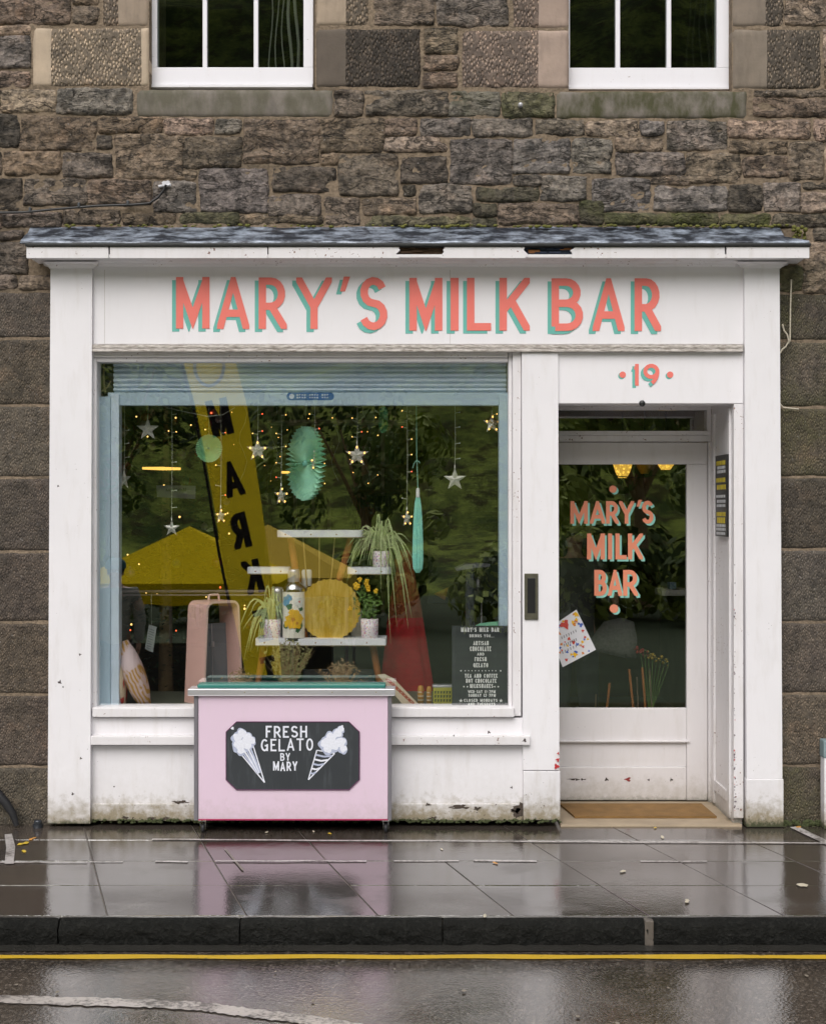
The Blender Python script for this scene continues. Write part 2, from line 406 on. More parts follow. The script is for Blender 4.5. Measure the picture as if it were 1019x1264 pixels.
M_DRYLEAF = simple('dry_leaf', (.33, .32, .13), .8, .35, 40)
M_MINT = simple('mint_paper', (.36, .74, .56), .75, .08, 20)
M_RED = simple('deep_red_cloth', (.46, .006, .016), .85, .35, 20, bump=.5, bscale=120)
M_RUST = simple('rust_cloth', (.26, .06, .018), .85, .35, 20, bump=.5, bscale=120)
M_GREY = simple('dark_grey_metal', (.045, .050, .058), .4, .3, 9)
M_SILVER = simple('silver_glitter', (.62, .61, .56), .3, .25, 60, metal=.35)
M_CORD = simple('clear_cord', (.42, .44, .36), .5, .2)
M_BULB = emitter('warm_bulb', (1.0, .52, .12), 3.2)
M_BULBRED = emitter('red_bulb', (1.0, .12, .04), 3.0)
M_BULBDULL = simple('unlit_bulb', (.62, .66, .66), .2, .1)
def lamp_mat():
    t = NT('lit_lamp_shade'); t.base((.9, .6, .12)); v = t.voro(55); t.P(Emission_Color=(1.0, .58, .08, 1), Emission_Strength=t.ramp(v, [(.1, 1.0), (.55, .32)]), Roughness=.4)
    m_ = t.n.new('ShaderNodeMath'); m_.operation = 'MULTIPLY'; l_ = t.b.inputs['Emission Strength'].links[0]; src = l_.from_socket; t.l.remove(l_); t.l.new(src, m_.inputs[0]); m_.inputs[1].default_value = 1.9; t.l.new(m_.outputs[0], t.b.inputs['Emission Strength']); return t.mat
M_LAMP = lamp_mat()
M_LAMPDIM = simple('amber_lamp_shade', (.80, .56, .10), .4, .2)
M_NEON = emitter('strip_light', (1.0, .58, .11), 1.4)
M_PAPER = simple('white_paper', (.74, .74, .78), .7, .05)
M_LILAC = simple('lilac_card', (.40, .39, .46), .7, .1)
def mustard_mat():
    t = NT('mustard_print'); w = t.n.new('ShaderNodeTexWave'); t.l.new(t.map((1, 1, 1), (0, rad(24), 0)), w.inputs['Vector'])
    w.inputs['Scale'].default_value = 16; w.inputs['Distortion'].default_value = 5
    c = t.mix(t.ramp(w.outputs['Fac'], [(.35, 0.0), (.5, 1.0)]), (.48, .27, .05), (.62, .47, .43))
    c = t.mix(t.ramp(t.noise(9, 3), [(.48, 0.0), (.54, 1.0)]), c, (.68, .55, .56)); t.base(c); return t.P(Roughness=.7, Normal=t.bump(t.noise(30), .3, .004))
M_MUSTARD = mustard_mat()
def stripe_mat():
    t = NT('red_cream_print'); v = t.voro(26, t.map((1, 1, .45)))
    t.base(t.mix(t.ramp(v, [(.3, 1.0), (.4, 0.0)]), (.66, .55, .40), (.50, .05, .04))); return t.P(Roughness=.7)
M_STRIPE = stripe_mat()
M_TINYEL = simple('yellow_tin', (.42, .40, .05), .4, .25, 30)
M_TINDARK = simple('tin_print', (.06, .07, .03), .4)
M_ORANGE = simple('amber_tube', (.46, .22, .03), .4, .3, 40)
M_MAT = simple('coir_mat', (.20, .11, .035), .95, .4, 12, bump=.9, bscale=220)
M_STEP = simple('sandstone_step', (.33, .26, .18), .6, .35, 8, bump=.5, bscale=70)
M_MAROON = simple('maroon_cloth', (.07, .014, .014), .9, .3)
M_COAT = simple('grey_wool', (.36, .38, .32), .95, .25, 60, bump=.4)
M_BLACKCOAT = simple('dark_grey_coat', (.10, .10, .095), .95, .25, 40)
M_SKIN = simple('skin', (.46, .27, .19), .5, .08)
M_HAIR = simple('dark_hair', (.016, .011, .008), .5, .3, 60)
M_TEALWOOL = simple('teal_wool', (.05, .17, .18), .95, .25, 60)
M_JEANS = simple('dark_jeans', (.03, .035, .05), .9, .2, 30)
def cloth(name, col):
    t = NT(name); n = t.noise(3, 5); t.base(t.mix(n, tuple(c*.93 for c in col), col)); t.P(Roughness=.95, Specular_IOR_Level=.05)
    tl = t.n.new('ShaderNodeBsdfTranslucent'); tl.inputs[0].default_value = (*col, 1); mx = t.n.new('ShaderNodeMixShader'); mx.inputs[0].default_value = .5
    t.l.new(t.b.outputs[0], mx.inputs[1]); t.l.new(tl.outputs[0], mx.inputs[2]); t.l.new(mx.outputs[0], t.out.inputs['Surface']); return t.mat
M_TENT = simple('yellow_canvas', (.90, .66, .01), .95, .06, 3, spec=.05); M_TENT2 = simple('ochre_canvas', (.90, .64, .10), .95, .06, 3, spec=.05); M_FLAG = cloth('thin_flag_cloth', (.78, .60, .03))
def hill_mat():
    t = NT('hill_grass'); n = t.noise(.30, 10, .74); m = t.noise(1.1, 8, .7)
    c = t.mix(t.ramp(n, [(.42, 0.0), (.58, 1.0)]), (.05, .085, .018), (.32, .40, .075))
    c = t.mix(t.ramp(m, [(.5, 0.0), (.60, .85)]), c, (.055, .05, .018)); t.base(c)
    return t.P(Roughness=1.0, Normal=t.bump(m, .8, .4), Specular_IOR_Level=.1)
M_HILL = hill_mat()

# ------------------------------------------------------------------ single-stroke capitals
def E(cx, cy, rx, ry, a0, a1, n=9):
    return [(cx+rx*math.cos(rad(a0+(a1-a0)*i/n)), cy+ry*math.sin(rad(a0+(a1-a0)*i/n))) for i in range(n+1)]
GL = {
 'A': [[(0, 0), (.5, 1), (1, 0)], [(.17, .27), (.83, .27)]],
 'B': [[(0, 0), (0, 1)], [(0, 1), (.45, 1)]+E(.45, .765, .45, .235, 90, -90)+[(0, .53)], [(0, .53), (.5, .53)]+E(.5, .265, .5, .265, 90, -90)+[(0, 0)]],
 'C': [E(.55, .5, .55, .5, 40, 320, 14)],
 'D': [[(0, 0), (0, 1)], [(0, 1), (.35, 1)]+E(.35, .5, .65, .5, 90, -90)+[(0, 0)]],
 'E': [[(0, 0), (0, 1)], [(0, 1), (1, 1)], [(0, .52), (.85, .52)], [(0, 0), (1, 0)]],
 'F': [[(0, 0), (0, 1)], [(0, 1), (1, 1)], [(0, .52), (.85, .52)]],
 'G': [E(.52, .5, .52, .5, 45, 350, 14), [(.55, .45), (1, .45)], [(1, .45), (1, .1)]],
 'H': [[(0, 0), (0, 1)], [(1, 0), (1, 1)], [(0, .52), (1, .52)]],
 'I': [[(.5, 0), (.5, 1)]],
 'J': [[(1, 1), (1, .28)]+E(.5, .28, .5, .28, 0, -170)],
 'K': [[(0, 0), (0, 1)], [(0, .36), (1, 1)], [(.36, .58), (1, 0)]],
 'L': [[(0, 0), (0, 1)], [(0, 0), (1, 0)]],
 'M': [[(0, 0), (0, 1)], [(1, 0), (1, 1)], [(0, 1), (.5, .14), (1, 1)]],
 'N': [[(0, 0), (0, 1)], [(1, 0), (1, 1)], [(0, 1), (1, 0)]],
 'O': [E(.5, .5, .5, .5, 90, 450, 18)],
 'P': [[(0, 0), (0, 1)], [(0, 1), (.45, 1)]+E(.45, .73, .5, .27, 90, -90)+[(0, .46)]],
 'Q': [E(.5, .5, .5, .5, 90, 450, 18), [(.6, .25), (1, 0)]],
 'R': [[(0, 0), (0, 1)], [(0, 1), (.4, 1)]+E(.4, .715, .52, .285, 90, -90)+[(0, .43)], [(.42, .45), (1, 0)]],
 'S': [E(.5, .755, .46, .245, 20, 270, 10)+E(.5, .255, .5, .255, 90, -160, 10)[1:]],
 'T': [[(.5, 0), (.5, 1)], [(0, 1), (1, 1)]],
 'U': [[(0, 1), (0, .3)]+E(.5, .3, .5, .3, 180, 360)+[(1, 1)]],
 'V': [[(0, 1), (.5, 0), (1, 1)]],
 'W': [[(0, 1), (.27, 0), (.5, .8), (.73, 0), (1, 1)]],
 'X': [[(0, 0), (1, 1)], [(0, 1), (1, 0)]],
 'Y': [[(0, 1), (.5, .42), (1, 1)], [(.5, 0), (.5, .42)]],
 'Z': [[(0, 1), (1, 1)], [(1, 1), (0, 0)], [(0, 0), (1, 0)]],
 '1': [[(.55, 0), (.55, 1)], [(.55, .98), (.1, .78)]],
 '2': [E(.5, .72, .48, .28, 170, -40)+[(0, 0), (1, 0)]],
 '7': [[(0, 1), (1, 1)], [(1, 1), (.3, 0)]],
 '9': [E(.5, .70, .5, .30, -10, 350, 16), E(.15, .70, .85, .70, 0, -62, 8)],
 "'": [[(.75, 1), (.25, .72)]],
 '-': [[(.1, .48), (.9, .48)]],
 '.': [[(.5, 0), (.5, .02)]],
}
GW = {'I': .25, 'M': 1.3, 'W': 1.5, "'": .45, '1': .6, '-': .7, '.': .4, ' ': .7, 'L': .85, 'E': .85, 'F': .85}
def clip(poly, lo, hi):
    for ax, val, sg in ((0, lo[0], 1), (0, hi[0], -1), (1, lo[1], 1), (1, hi[1], -1)):
        out = []
        for i, p in enumerate(poly):
            q = poly[(i+1) % len(poly)]
            a = (p[ax]-val)*sg; b = (q[ax]-val)*sg
            if a >= 0: out.append(p)
            if (a >= 0) != (b >= 0):
                k = a/(a-b); out.append((p[0]+(q[0]-p[0])*k, p[1]+(q[1]-p[1])*k))
        poly = out
        if len(poly) < 3: return []
    return poly
def glyph(ch, w, t, ext=1.0):
    """polygons of one capital: height 1, width w, stroke t"""
    out = []
    lo, hi = (0, 0), (w, 1)
    if ch == "'": return [[(.38*w, 1), (w, 1), (.5*w, .44), (0, .44)]]
    for st in GL.get(ch, []):
        pts = [Vector((t/2+(w-t)*x, t/2+(1-t)*y)) for x, y in st]
        keep = [0]+[i for i in range(1, len(pts)) if (pts[i]-pts[i-1]).length > 1e-5]; pts = [pts[i] for i in keep]; st = [st[i] for i in keep]
        closed = (pts[0]-pts[-1]).length < 1e-5
        if not closed and len(st) <= 5:
            for i, j in ((0, 1), (-1, -2)):
                if st[i][0] in (0, 1) or st[i][1] in (0, 1):
                    if ch in 'BDPRFELHT' and st[i][1] not in (0, 1) and len(st) == 2: continue
                    pts[i] = pts[i]+(pts[i]-pts[j]).normalized()*t*ext
        L = []; R = []; n = len(pts)
        for i in range(n):
            if closed and i in (0, n-1): d0 = (pts[-1]-pts[-2]).normalized(); d1 = (pts[1]-pts[0]).normalized()
            else:
                d1 = (pts[min(i+1, n-1)]-pts[i]) if i < n-1 else pts[i]-pts[i-1]
                d0 = (pts[i]-pts[i-1]) if i > 0 else d1
                d0 = d0.normalized(); d1 = d1.normalized()
            b = d0+d1
            if b.length < 1e-4: b = d1.copy()
            b.normalize(); nn = Vector((-b.y, b.x)); k = min(3.2, 1/max(.2, abs(nn.dot(Vector((-d1.y, d1.x))))))
            L.append(pts[i]+nn*t/2*k); R.append(pts[i]-nn*t/2*k)
        for i in range(n-1):
            p = clip([tuple(L[i]), tuple(R[i]), tuple(R[i+1]), tuple(L[i+1])], lo, hi)
            if p: out.append(p)
    return out
def letters(mb, items, Yp, t, off=(0, 0), step=.00012, mi=0):
    """items: (char, x0, y0, x1, y1) pixel boxes on the plane at depth Yp"""
    for ch, x0, y0, x1, y1 in items:
        h = y1-y0; w = (x1-x0)/h
        for k, poly in enumerate(glyph(ch, w, t)):
            mb.poly([P(x0+u*h+off[0], y1-v*h+off[1], Yp-k*step) for u, v in poly], mi)
def line_items(s, x0, y0, x1, y1, gap=.22):
    ws = [GW.get(c, 1.0) for c in s]; tot = sum(ws)+gap*(len(s)-1); k = (x1-x0)/tot; x = x0; it = []
    for c, w in zip(s, ws):
        if c != ' ': it.append((c, x, y0, x+w*k, y1))
        x += (w+gap)*k
    return it
def disc(mb, x, y, r, Yp, mi=0, n=14, rx=1.0):
    mb.poly([P(x+r*rx*math.cos(2*math.pi*i/n), y+r*math.sin(2*math.pi*i/n), Yp) for i in range(n)], mi)
def blob(mb, x, y, r, Yp, mi=0, n=16, amp=.18, seed=0, sx=1.0):
    rr = random.Random(seed); ph = [rr.uniform(0, 6.28) for _ in range(3)]
    pts = []
    for i in range(n):
        a = 2*math.pi*i/n; q = r*(1+amp*math.sin(3*a+ph[0])+amp*.6*math.sin(5*a+ph[1]))
        pts.append(P(x+q*sx*math.cos(a), y+q*math.sin(a), Yp))
    mb.poly(pts, mi)
def star_poly(mb, x, y, r, Yp, mi=0):
    c = P(x, y, Yp)
    pts = [P(x+(r if i % 2 == 0 else r*.42)*math.sin(math.pi*i/5), y-(r if i % 2 == 0 else r*.42)*math.cos(math.pi*i/5), Yp) for i in range(10)]
    for i in range(10): mb.poly([c, pts[i], pts[(i+1) % 10]], mi)

# ================================================================== ROAD, PAVEMENT, LAND BEHIND THE CAMERA
RZ = -0.11
def slope_z(y):           # the road falls away to the market square on the far side
    return RZ if y > -4.2 else RZ-0.95*sstep(-4.2, -9.5, y)
mb = MB()
ys = [-1.80, -2.2, -2.6, -3.0, -3.4, -3.8, -4.2]+[-4.2-.5*i for i in range(1, 13)]
vs = [(x, y, slope_z(y)) for y in ys for x in (-60, -12, -6, 0, 6, 12, 60)]
fs = [(j*7+i, j*7+i+1, j*7+i+8, j*7+i+7) for j in range(len(ys)-1) for i in range(6)]
road = mb.add(vs, fs).build('road', M_ROAD, kind='structure')
mb = MB(); zq = slope_z(-20)
mb.quad((-900, -10.2, zq-.004), (900, -10.2, zq-.004), (900, -900, zq-.3), (-900, -900, zq-.3))
mb.build('market_square', simple('square_setts', (.040, .060, .030), .9, .6, 1.3, spec=.15), kind='structure')
# grassy castle hill across the square (seen in the glass)
mb = MB(); nx, ny = 60, 26; vs = []
for j in range(ny+1):
    for i in range(nx+1):
        x = -170+340*i/nx; y = -34-j*4.2; t = j/ny
        h = 58*sstep(0, .85, t)*(.92+.10*mn.noise((x*.012, t*2, 1)))+4.5*mn.fractal((x*.05, y*.05, 3), .8, 2.0, 4)*sstep(0, .25, t)
        vs.append((x, y, zq-.5+max(0, h)))
fs = [(j*(nx+1)+i, j*(nx+1)+i+1, (j+1)*(nx+1)+i+1, (j+1)*(nx+1)+i) for j in range(ny) for i in range(nx)]
mb.add(vs, fs, 0, True).build('hill', M_HILL, kind='structure')
# land beyond and beside the shop
mb = MB(); mb.quad((-900, 5.6, -.13), (900, 5.6, -.13), (900, 900, -.13), (-900, 900, -.13)); mb.build('ground', M_BED, kind='structure')

# pavement: skewed slabs, each its own stone
pav = thing('pavement', (0, -1, 0), None, None, kind='structure')
SK = .29
def PV(xb, D, z=0.0): return (xb+SK*(7.44-D), D+CAMY, z)
mb = MB(); mb.quad((-8, -1.70, -.0045), (8, -1.70, -.0045), (8, .62, -.0045), (-8, .62, -.0045)); mb.build('joint_bed', M_BED, pav)
bases = [-1.72+.5525*i for i in range(-9, 16)]
bases[bases.index(min(bases, key=lambda b: abs(b+1.15)))] = -1.15
rowsD = [(7.60, 7.15), (7.15, 6.72), (6.72, 6.283), (6.283, 5.816)]
rr = random.Random(3)
for ri, (d1, d0) in enumerate(rowsD):
    for ci in range(len(bases)-1):
        b0, b1 = bases[ci], bases[ci+1]
        if ri < 2 and abs(b0+.615) < .03: b1 = bases[ci+2]        # one wide slab where the photo shows no joint
        if ri < 2 and abs(b0+.0625) < .03: continue
        g = .0026; tz = [rr.uniform(-.0013, .0013) for _ in range(4)]; cz = rr.uniform(-.0012, .0012)
        c = [PV(b0+g, d0+g), PV(b1-g, d0+g), PV(b1-g, d1-g), PV(b0+g, d1-g)]
        mb = MB(); cen = Vector((sum(p[0] for p in c)/4, sum(p[1] for p in c)/4, 0))
        top = [Vector((p[0], p[1], cz+tz[k])) for k, p in enumerate(c)]
        inn = [v+(Vector((cen.x, cen.y, v.z))-v)*.006 for v in top]
        rim = [Vector((v.x, v.y, v.z-.004)) for v in top]; bot = [Vector((v.x, v.y, -.05)) for v in top]
        v = inn+rim+bot
        f = [(0, 1, 2, 3)]+[(i, 4+i, 4+(i+1) % 4, (i+1) % 4) for i in range(4)]+[(4+i, 8+i, 8+(i+1) % 4, 4+(i+1) % 4) for i in range(4)]
        mb.add(v, f); o = mb.build('paving_slab', M_SLAB, pav)
        q = rr.uniform(.75, 1.25); o['tint'] = (.050*q, .041*q, .035*q)
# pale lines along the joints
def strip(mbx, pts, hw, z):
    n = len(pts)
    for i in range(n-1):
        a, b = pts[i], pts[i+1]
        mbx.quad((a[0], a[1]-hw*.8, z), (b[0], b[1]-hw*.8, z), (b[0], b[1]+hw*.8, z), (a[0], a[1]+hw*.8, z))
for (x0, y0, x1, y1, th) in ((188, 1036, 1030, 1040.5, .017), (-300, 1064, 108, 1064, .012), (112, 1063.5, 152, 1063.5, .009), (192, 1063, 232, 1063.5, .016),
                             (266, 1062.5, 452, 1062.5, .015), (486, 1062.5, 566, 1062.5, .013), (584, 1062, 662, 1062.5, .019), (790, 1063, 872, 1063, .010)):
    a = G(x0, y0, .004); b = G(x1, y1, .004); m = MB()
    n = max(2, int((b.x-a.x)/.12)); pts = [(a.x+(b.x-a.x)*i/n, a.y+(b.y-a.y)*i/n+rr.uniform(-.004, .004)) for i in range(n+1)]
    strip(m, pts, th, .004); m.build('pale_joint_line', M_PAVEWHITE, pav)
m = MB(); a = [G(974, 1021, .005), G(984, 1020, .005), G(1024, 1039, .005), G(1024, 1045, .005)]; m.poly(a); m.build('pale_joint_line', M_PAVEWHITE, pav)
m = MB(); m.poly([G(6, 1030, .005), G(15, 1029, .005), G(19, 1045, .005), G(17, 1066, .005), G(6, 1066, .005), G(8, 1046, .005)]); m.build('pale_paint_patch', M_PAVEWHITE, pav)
for pts in ([(278, 1048), (300, 1074)],):
    m = MB()
    for (xa, ya), (xb, yb) in zip(pts, pts[1:]):
        m.poly([G(xa-1.3, ya, .0035), G(xa+1.3, ya, .0035), G(xb+1.6, yb, .0035), G(xb-1.6, yb, .0035)])
    m.build('sand_joint', simple('pale_sand', (.19, .165, .145), .5, .35, 60) if 'pale_sand' not in bpy.data.materials else bpy.data.materials['pale_sand'], pav)

# kerb
kerb = thing('kerb', (0, -1.7, -.1), None, None, kind='structure')
kx = [PX(p, -1.74) for p in (-700, -450, -180, 72, 296, 546, 800, 1052, 1300, 1550, 1800)]
for i in range(len(kx)-1):
    mb = MB(); x0, x1 = kx[i]+.0035, kx[i+1]-.0035; n = 40
    prof = [(-1.687, .0), (-1.705, -.001), (-1.722, -.006), (-1.738, -.022), (-1.742, -.04), (-1.743, -.06), (-1.742, -.08), (-1.740, -.10), (-1.738, -.14)]
    vs = []
    for k in range(n+1):
        x = x0+(x1-x0)*k/n; e = 1 if 0 < k < n else 0
        for (y, z) in prof: vs.append((x, y+(.014*mn.fractal((x*14, z*30, i), .8, 2.0, 3) if z < -.004 else 0), z+(.003*mn.noise((x*5, y*9, i)) if z > -.03 else 0)-(0 if e else .003)))
    m_ = len(prof)
    fs = [(k*m_+j, (k+1)*m_+j, (k+1)*m_+j+1, k*m_+j+1) for k in range(n) for j in range(m_-1)]
    mb.add(vs, fs, 0, True)
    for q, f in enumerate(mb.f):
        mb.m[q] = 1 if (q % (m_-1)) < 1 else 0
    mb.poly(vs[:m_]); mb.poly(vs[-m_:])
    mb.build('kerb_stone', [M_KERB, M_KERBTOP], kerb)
mb = MB(); mb.box(-8, 8, -1.70, -1.68, -.3, -.012, 0); mb.build('kerb_joint', M_GUT, kerb)
mb = MB(); mb.box(PX(795, -1.74), PX(806, -1.74), -1.747, -1.70, -.11, -.004, .004); mb.build('kerb_mortar', M_BED, kerb)
mb = MB(); mb.quad((-8, -1.81, RZ+.004), (8, -1.81, RZ+.004), (8, -1.70, RZ+.008), (-8, -1.70, RZ+.008)); mb.build('gutter', M_GUT, kind='structure')

# road markings
m = MB(); n = 60; a = [G(-260+1560*i/n, 1178.4+.5*math.sin(i*.7), RZ+.004) for i in range(n+1)]; b = [G(-260+1560*i/n, 1183.2+.5*math.sin(i*.9+1), RZ+.004) for i in range(n+1)]
for i in range(n): m.quad(b[i], b[i+1], a[i+1], a[i])
m.build('yellow_line', M_YELLOW, kind='structure')
cur = [(-260, 1222, 8), (-80, 1227, 9), (0, 1228.5, 9), (100, 1231, 10), (180, 1233.5, 10), (240, 1236.5, 10), (275, 1239.5, 11), (310, 1245, 11), (360, 1250.5, 11), (420, 1259, 12), (500, 1273, 14), (600, 1295, 17)]
m = MB()
cu2 = []
for (xa, ya, ha), (xb, yb, hb) in zip(cur, cur[1:]):
    for i in range(12):
        t = i/12; j = rr.uniform(-.9, .9); cu2.append((xa+(xb-xa)*t, ya+(yb-ya)*t+j, ha+(hb-ha)*t-j+rr.uniform(-.9, .9)))
for (xa, ya, ha), (xb, yb, hb) in zip(cu2, cu2[1:]): m.quad(G(xa, ya+ha, RZ+.004), G(xb, yb+hb, RZ+.004), G(xb, yb, RZ+.004), G(xa, ya, RZ+.004))
m.build('white_line', M_ROADWHITE, kind='structure')

# ================================================================== STONE BUILDING
bld = thing('stone_building', (0, .1, 0), 'old brown sandstone building with two white sash windows above the shopfront', 'building')
T = dict(b=(.222, .172, .130), g=(.215, .190, .174), d=(.105, .088, .074), u=(.42, .330, .250), p=(.33, .256, .208), m=(.17, .155, .106), s=(.205, .172, .143), k=(.128, .106, .086), a=(.150, .126, .105))
def stone(x0, y0, x1, y1, t='b', rel=1.0, split=None, moss=0.0, depth=.14, name='stone', mats=None, seed=None):
    """one stone; split = (px_a, px_b): tooled only between these pixels"""
    a = P(x0, y0, 0); b = P(x1, y1, 0); X0, X1, Z0, Z1 = a.x, b.x, b.z, a.z
    X0 -= .007*rel; X1 += .007*rel; Z0 -= .006*rel; Z1 += .006*rel; w, h = X1-X0, Z1-Z0; st = .013 if rel > .4 else .02
    nx = max(4, min(44, round(w/st))); nz = max(4, min(26, round(h/st)))
    sd = seed if seed is not None else (x0*.37+y0*.91)
    xs = [X0+w*i/nx for i in range(nx+1)]; vs = []
    for j in range(nz+1):
        for i in range(nx+1):
            u, v = i/nx, j/nz; x = X0+w*u; z = Z0+h*v
            ed = min(u*w, (1-u)*w, v*h, (1-v)*h)
            jit = (.012*rel*(.5+.5*(1-sstep(0, .03, ed)))) if rel > .4 else .003
            dx = jit*(mn.noise((x*9, z*9, sd))+.5*mn.noise((x*34, z*34, sd))); dz = jit*(.8*mn.noise((x*9, z*9, sd+40))+.5*mn.noise((x*34, z*34, sd+40)))
            # knock the corners off
            cr = .006*rel*max(0, 1-(min(u, 1-u)*w+min(v, 1-v)*h)/.03)
            dx += cr*(1 if u < .5 else -1)*.8; dz += cr*(1 if v < .5 else -1)*.8
            hgt = sstep(0, .010, ed)*.006+.003
            if rel > .4:
                r1 = (mn.ridged_multi_fractal((x*4, z*9, sd), .8, 2.2, 5, 1.0, 2.0)-.6)*.011
                r2 = mn.fractal((x*9, z*15, sd+9), .6, 2.1, 6)*.011
                hgt = max(.001, hgt+rel*(r1+r2)*sstep(-.015, .018, ed))
            else: hgt += .002*mn.noise((x*14, z*14, sd))
            vs.append((x+dx, -hgt, z+dz))
    W = nx+1; fs = []; ms = []
    for j in range(nz):
        for i in range(nx):
            fs.append((j*W+i, j*W+i+1, (j+1)*W+i+1, (j+1)*W+i))
            if split:
                cx_ = (xs[i]+xs[i+1])/2; ms.append(1 if PX(split[0], 0) <= cx_ <= PX(split[1], 0) else 0)
            else: ms.append(0)
    m = MB(); m.add(vs, fs, 0, True); m.m = ms
    ring = [i for i in range(W)]+[j*W+nx for j in range(1, nz+1)]+[nz*W+i for i in range(nx-1, -1, -1)]+[j*W for j in range(nz-1, 0, -1)]
    bs = [(vs[i][0], depth, vs[i][2]) for i in ring]; k0 = len(m.v); m.v += bs; n = len(ring)
    for q in range(n):
        m.f.append([ring[q], k0+q, k0+(q+1) % n, ring[(q+1) % n]]); m.m.append(0); m.sm.append(True)
    if mats is None: mats = [M_SMOOTH, M_TOOL] if split else [M_STONE]
    o = m.build(name, mats, bld, fix=False)
    r = random.Random(int(sd*100)); q = r.uniform(.84, 1.16); c = T[t]
    o['tint'] = (c[0]*q*r.uniform(.96, 1.05), c[1]*q, c[2]*q*r.uniform(.94, 1.05)); o['moss'] = float(moss)
    return o
RUB = [
 (-30,-20,87,29,'b'),(90,-20,121,6,'b'),(90,9,121,30,'b'),(-30,33,37,43,'u'),(-30,46,38,84,'g'),(-30,89,36,108,'p'),(3,112,68,138,'u'),(-30,112,0,138,'b'),
 (71,111,164,141,'g'),(-30,142,22,182,'d'),(26,145,118,185,'b'),(122,146,200,164,'b'),(120,168,138,184,'d'),(203,148,263,166,'p'),(267,148,297,165,'g'),(302,149,393,202,'b'),
 (396,148,473,188,'b'),(396,191,417,204,'b'),(144,168,225,221,'b'),(228,170,298,207,'k'),(-30,187,2,217,'b'),(6,188,75,215,'b'),(79,190,139,219,'s'),(-30,222,26,259,'d'),
 (30,221,106,253,'s'),(110,223,186,252,'b'),(190,225,242,262,'g'),(226,211,244,222,'b'),(248,209,330,262,'g'),(336,207,415,236,'k'),(333,242,395,267,'s'),(402,245,443,277,'s'),
 (418,192,491,241,'s'),(495,194,551,226,'k'),(474,148,514,167,'b'),(475,170,549,187,'p'),(519,148,580,168,'g'),(414,112,447,144,'s'),(451,113,552,143,'s'),(555,114,616,144,'g',.4),
 (463,-20,535,31,'s'),(540,-20,625,32,'g'),(524,36,565,67,'b'),(523,70,564,87,'b'),(522,90,564,108,'b'),(620,116,683,145,'m',.7),(584,148,656,168,'g'),(661,149,719,167,'s'),
 (556,173,630,227,'g'),(634,172,703,214,'g'),(634,217,668,229,'s'),(497,230,512,243,'d'),(449,246,513,265,'b'),(519,229,582,263,'g'),(587,232,664,248,'d',.4),(583,252,612,267,'d',.4),
 (615,253,713,276,'b'),(668,218,723,248,'g'),(447,268,580,279,'m',.5),(583,270,612,280,'d',.4),
 (-30,263,2,283,'b'),(6,264,76,280,'s'),(79,260,148,277,'s'),(153,264,217,277,'b'),(225,263,294,276,'m',.4),(298,266,398,276,'b'),
 (724,150,785,168,'p'),(790,150,818,167,'g'),(823,150,895,185,'g',.25),(898,150,998,171,'p'),(1004,149,1045,173,'p'),(759,170,815,187,'b'),(707,172,754,214,'g'),(759,190,844,216,'g'),
 (848,190,913,226,'b'),(804,219,850,228,'b'),(730,221,801,260,'g'),(807,231,896,260,'g'),(900,175,970,190,'b'),(917,194,972,218,'b'),(974,176,1015,222,'b'),(1018,176,1045,222,'p'),
 (899,229,938,261,'k'),(942,227,986,261,'g'),(989,226,1045,234,'d'),(989,238,1045,262,'p'),(716,250,742,277,'d',.6),(745,264,808,277,'m',.6),(811,264,885,277,'m',1.0),(888,265,950,279,'m',1.0),(954,266,1045,281,'s',.2),
 (930,113,1045,120,'b'),(930,123,1045,144,'b'),(970,-20,1045,31,'p'),(1016,37,1045,82,'p'),(1016,88,1045,110,'b'),
 (-30,299,34,338,'k'),(-30,341,22,357,'s'),(25,341,70,357,'p'),(0,286,30,296,'k'),(-30,286,-2,296,'b'),
 (958,330,988,360,'m',.5),(992,300,1045,362,'p',.2),(1004,283,1045,297,'s',.3),
]
for r_ in RUB:
    stone(*r_[:5], rel=1.0, moss=(r_[5] if len(r_) > 5 else .03))
DRESS = [
 (128,-20,184,33,'p',(128,147)),(41,35,184,107,'u',(64,176)),(390,-20,455,32,'p',(428,455)),(390,36,519,108,'k',(427,519)),(632,-20,701,35,'p',(632,666)),(570,38,701,109,'p',(571,666)),
 (903,-20,966,33,'s',(942,966)),(903,37,1012,110,'s',(944,1012)),
]
for x0, y0, x1, y1, t, sp in DRESS: stone(x0, y0, x1, y1, t, rel=.22, split=sp, moss=.05, depth=.17, mats=[M_SMOOTH, M_DROVE])
LY = [360, 418, 500.5, 589.5, 681, 768, 857, 946, 1022]
RY = [362, 421, 503, 589, 678, 768, 856, 945, 1030]
for a_, b_ in zip(LY, LY[1:]): stone(-60, a_+1.2, 72, b_-1.2, 'k' if a_ > 600 else 'a', rel=.25, split=(-200, 300), moss=.08)
for k_, (a_, b_) in enumerate(zip(RY, RY[1:])): stone(955, a_+1.2, 1060, b_-1.2, 'k' if k_ in (0, 3) else 'a', rel=.25, split=(900, 1300), moss=.55 if k_ in (0, 1, 2) else (.5 if k_ == 7 else .1))
# window sills
for x0, x1, ms in ((169, 411, .55), (686, 921, .95)):
    o = stone(x0, 111.5 if x0 < 500 else 113, x1, 145 if x0 < 500 else 147, 's', rel=.15, moss=ms, depth=.2, name='window_sill', mats=[M_SMOOTH])
    o['tint'] = (.19, .170, .150)
